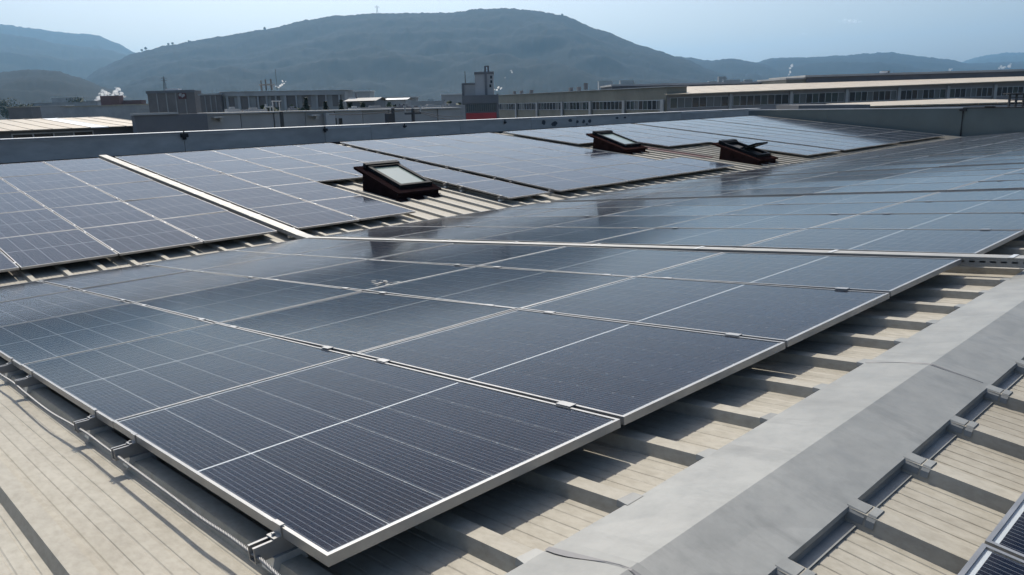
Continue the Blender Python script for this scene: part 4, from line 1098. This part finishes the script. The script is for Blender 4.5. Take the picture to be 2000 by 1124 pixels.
pylon(737, 26, 11, 4200, 'tall pylon on the mountain crest left of summit', .3)
pylon(323, 178, 149, 640, 'dark pylon standing behind the brown block')

# ------------------------------------------------------------------ steam, clouds, haze
def plume_mat(name, dens, col=(.95, .96, .97), scale=.12, thr=.45):
    mt = bpy.data.materials.new(name); mt.use_nodes = True; t = mt.node_tree
    t.nodes.remove(t.nodes['Principled BSDF']); out = t.nodes['Material Output']
    N, L = t.nodes.new, t.links.new
    pv = N('ShaderNodeVolumePrincipled'); pv.inputs['Color'].default_value = (*col, 1); pv.inputs['Anisotropy'].default_value = .4
    tc = N('ShaderNodeTexCoord'); n = N('ShaderNodeTexNoise'); n.inputs['Scale'].default_value = scale; n.inputs['Detail'].default_value = 4; L(tc.outputs['Object'], n.inputs['Vector'])
    mr = N('ShaderNodeMapRange'); mr.inputs[1].default_value = thr; mr.inputs[2].default_value = thr + .2; mr.inputs[3].default_value = 0; mr.inputs[4].default_value = dens; L(n.outputs[0], mr.inputs[0])
    L(mr.outputs[0], pv.inputs['Density']); L(pv.outputs[0], out.inputs['Volume'])
    return mt
def puffs(name, label, cat, pts, d, matl, kind=None, group=None):
    """closed lumpy surfaces following pixel path: (u, v, radius px)"""
    p0 = at(pts[0][0], pts[0][1], d)
    import bmesh
    bm = bmesh.new(); r_ = random.Random(int(pts[0][0]))
    for (u, v, r) in pts:
        c = at(u, v, d) - p0; R = r * d / FPX
        mm = Matrix.Translation(c + Vector((0, 0, 0))) @ Matrix.Diagonal((r_.uniform(.8, 1.2) * R, r_.uniform(.8, 1.2) * R, r_.uniform(.8, 1.15) * R, 1))
        bmesh.ops.create_icosphere(bm, subdivisions=2, radius=1, matrix=mm)
    from mathutils import noise
    for v_ in bm.verts:
        q = v_.co / (d * .004); v_.co += Vector((noise.noise(q), noise.noise(q + Vector((9, 0, 0))), noise.noise(q + Vector((0, 9, 0))))) * (d * .0016)
    me_ = bpy.data.meshes.new(name); bm.to_mesh(me_); bm.free(); me_.materials.append(matl)
    o = link(name, me_); o.location = p0
    tag(o, label, cat, group, kind); return o
SG = 'white steam plumes over the estate'
puffs('steam_plume', 'bright white steam rolling behind the brick-red building', 'steam', [(189, 195, 4), (193, 191, 5), (198, 187, 6), (205, 183, 6), (200, 179, 5), (213, 186, 5), (221, 187, 4), (227, 181, 6), (230, 175, 5), (226, 172, 3), (237, 184, 5), (234, 189, 4), (243, 188, 3)], 402, plume_mat('steam_a', .9, scale=.7, thr=.42), group=SG)
puffs('steam_plume', 'small crooked white steam puff above the warehouse roof', 'steam', [(540, 169, 2), (544, 171, 2), (548, 168, 2.2), (552, 166, 2.2), (555, 163, 2), (552, 159, 1.6), (557, 159, 1)], 230, plume_mat('steam_b', 3.0, scale=1.1, thr=.32), group=SG)
puffs('steam_plume', 'white steam puff just right of the tower', 'steam', [(966, 175, 2), (971, 176, 2.4), (974, 171, 2.4), (978, 174, 2), (981, 172, 1.6)], 230, plume_mat('steam_c', 2.6, scale=1.1, thr=.33), group=SG)
puffs('steam_plume', 'two detached white puffs drifting up from the tower', 'steam', [(987, 152, 1.8), (988, 150, 1.3), (999, 138, 2.2), (1000, 141, 1.6), (997, 140, 1.1)], 230, plume_mat('steam_d', 1.0, scale=1.1, thr=.38), group=SG)
puffs('steam_plume', 'thin grey column of smoke before the right hills', 'steam', [(1539, 150, 2), (1541, 145, 2.2), (1543, 140, 3), (1543, 134, 3), (1546, 129, 2.6)], 900, plume_mat('steam_e', .22, scale=.2, thr=.34), group=SG)
puffs('steam_plume', 'faint smoke puffs above the clerestory roof at right edge', 'steam', [(1952, 133, 3), (1955, 130, 3.4), (1960, 133, 3), (1972, 130, 4), (1974, 126, 3), (1855, 137, 2.5), (1858, 134, 2)], 900, plume_mat('steam_f', .15, scale=.2, thr=.36), group=SG)
CG = 'small clouds'
CM = plume_mat('cloud_wisp', .008, (1, 1, 1), .012, .40)
puffs('cloud', 'faint flat white cloud wisp high at right', 'cloud', [(1640, 41, 3), (1650, 42, 4), (1660, 42, 5), (1670, 42, 4.5), (1678, 42, 3)], 21000, CM, group=CG)
puffs('cloud', 'very small faint cloud wisp left of the larger one', 'cloud', [(1563, 67, 2.5), (1570, 67, 3), (1577, 67, 2.5)], 21000, CM, group=CG)

# haze: one closed box round everything below the sky
hz = MB(); hz.box(-15000, 15000, -15000, 15000, GZ - 2.5, 960)
hm_ = bpy.data.materials.new('haze_air'); hm_.use_nodes = True
t = hm_.node_tree; t.nodes.remove(t.nodes['Principled BSDF'])
pv = t.nodes.new('ShaderNodeVolumePrincipled'); pv.inputs['Color'].default_value = (.35, .67, 1.0, 1)
pv.inputs['Density'].default_value = 6.2e-5; pv.inputs['Anisotropy'].default_value = .5
t.links.new(pv.outputs[0], t.nodes['Material Output'].inputs['Volume'])
tag(hz.build('haze', hm_), 'pale blue haze filling the valley air', 'haze', kind='stuff')
for o in bpy.data.objects:
    for k in ('_L', '_h0', '_h1'):
        if k in o: del o[k]
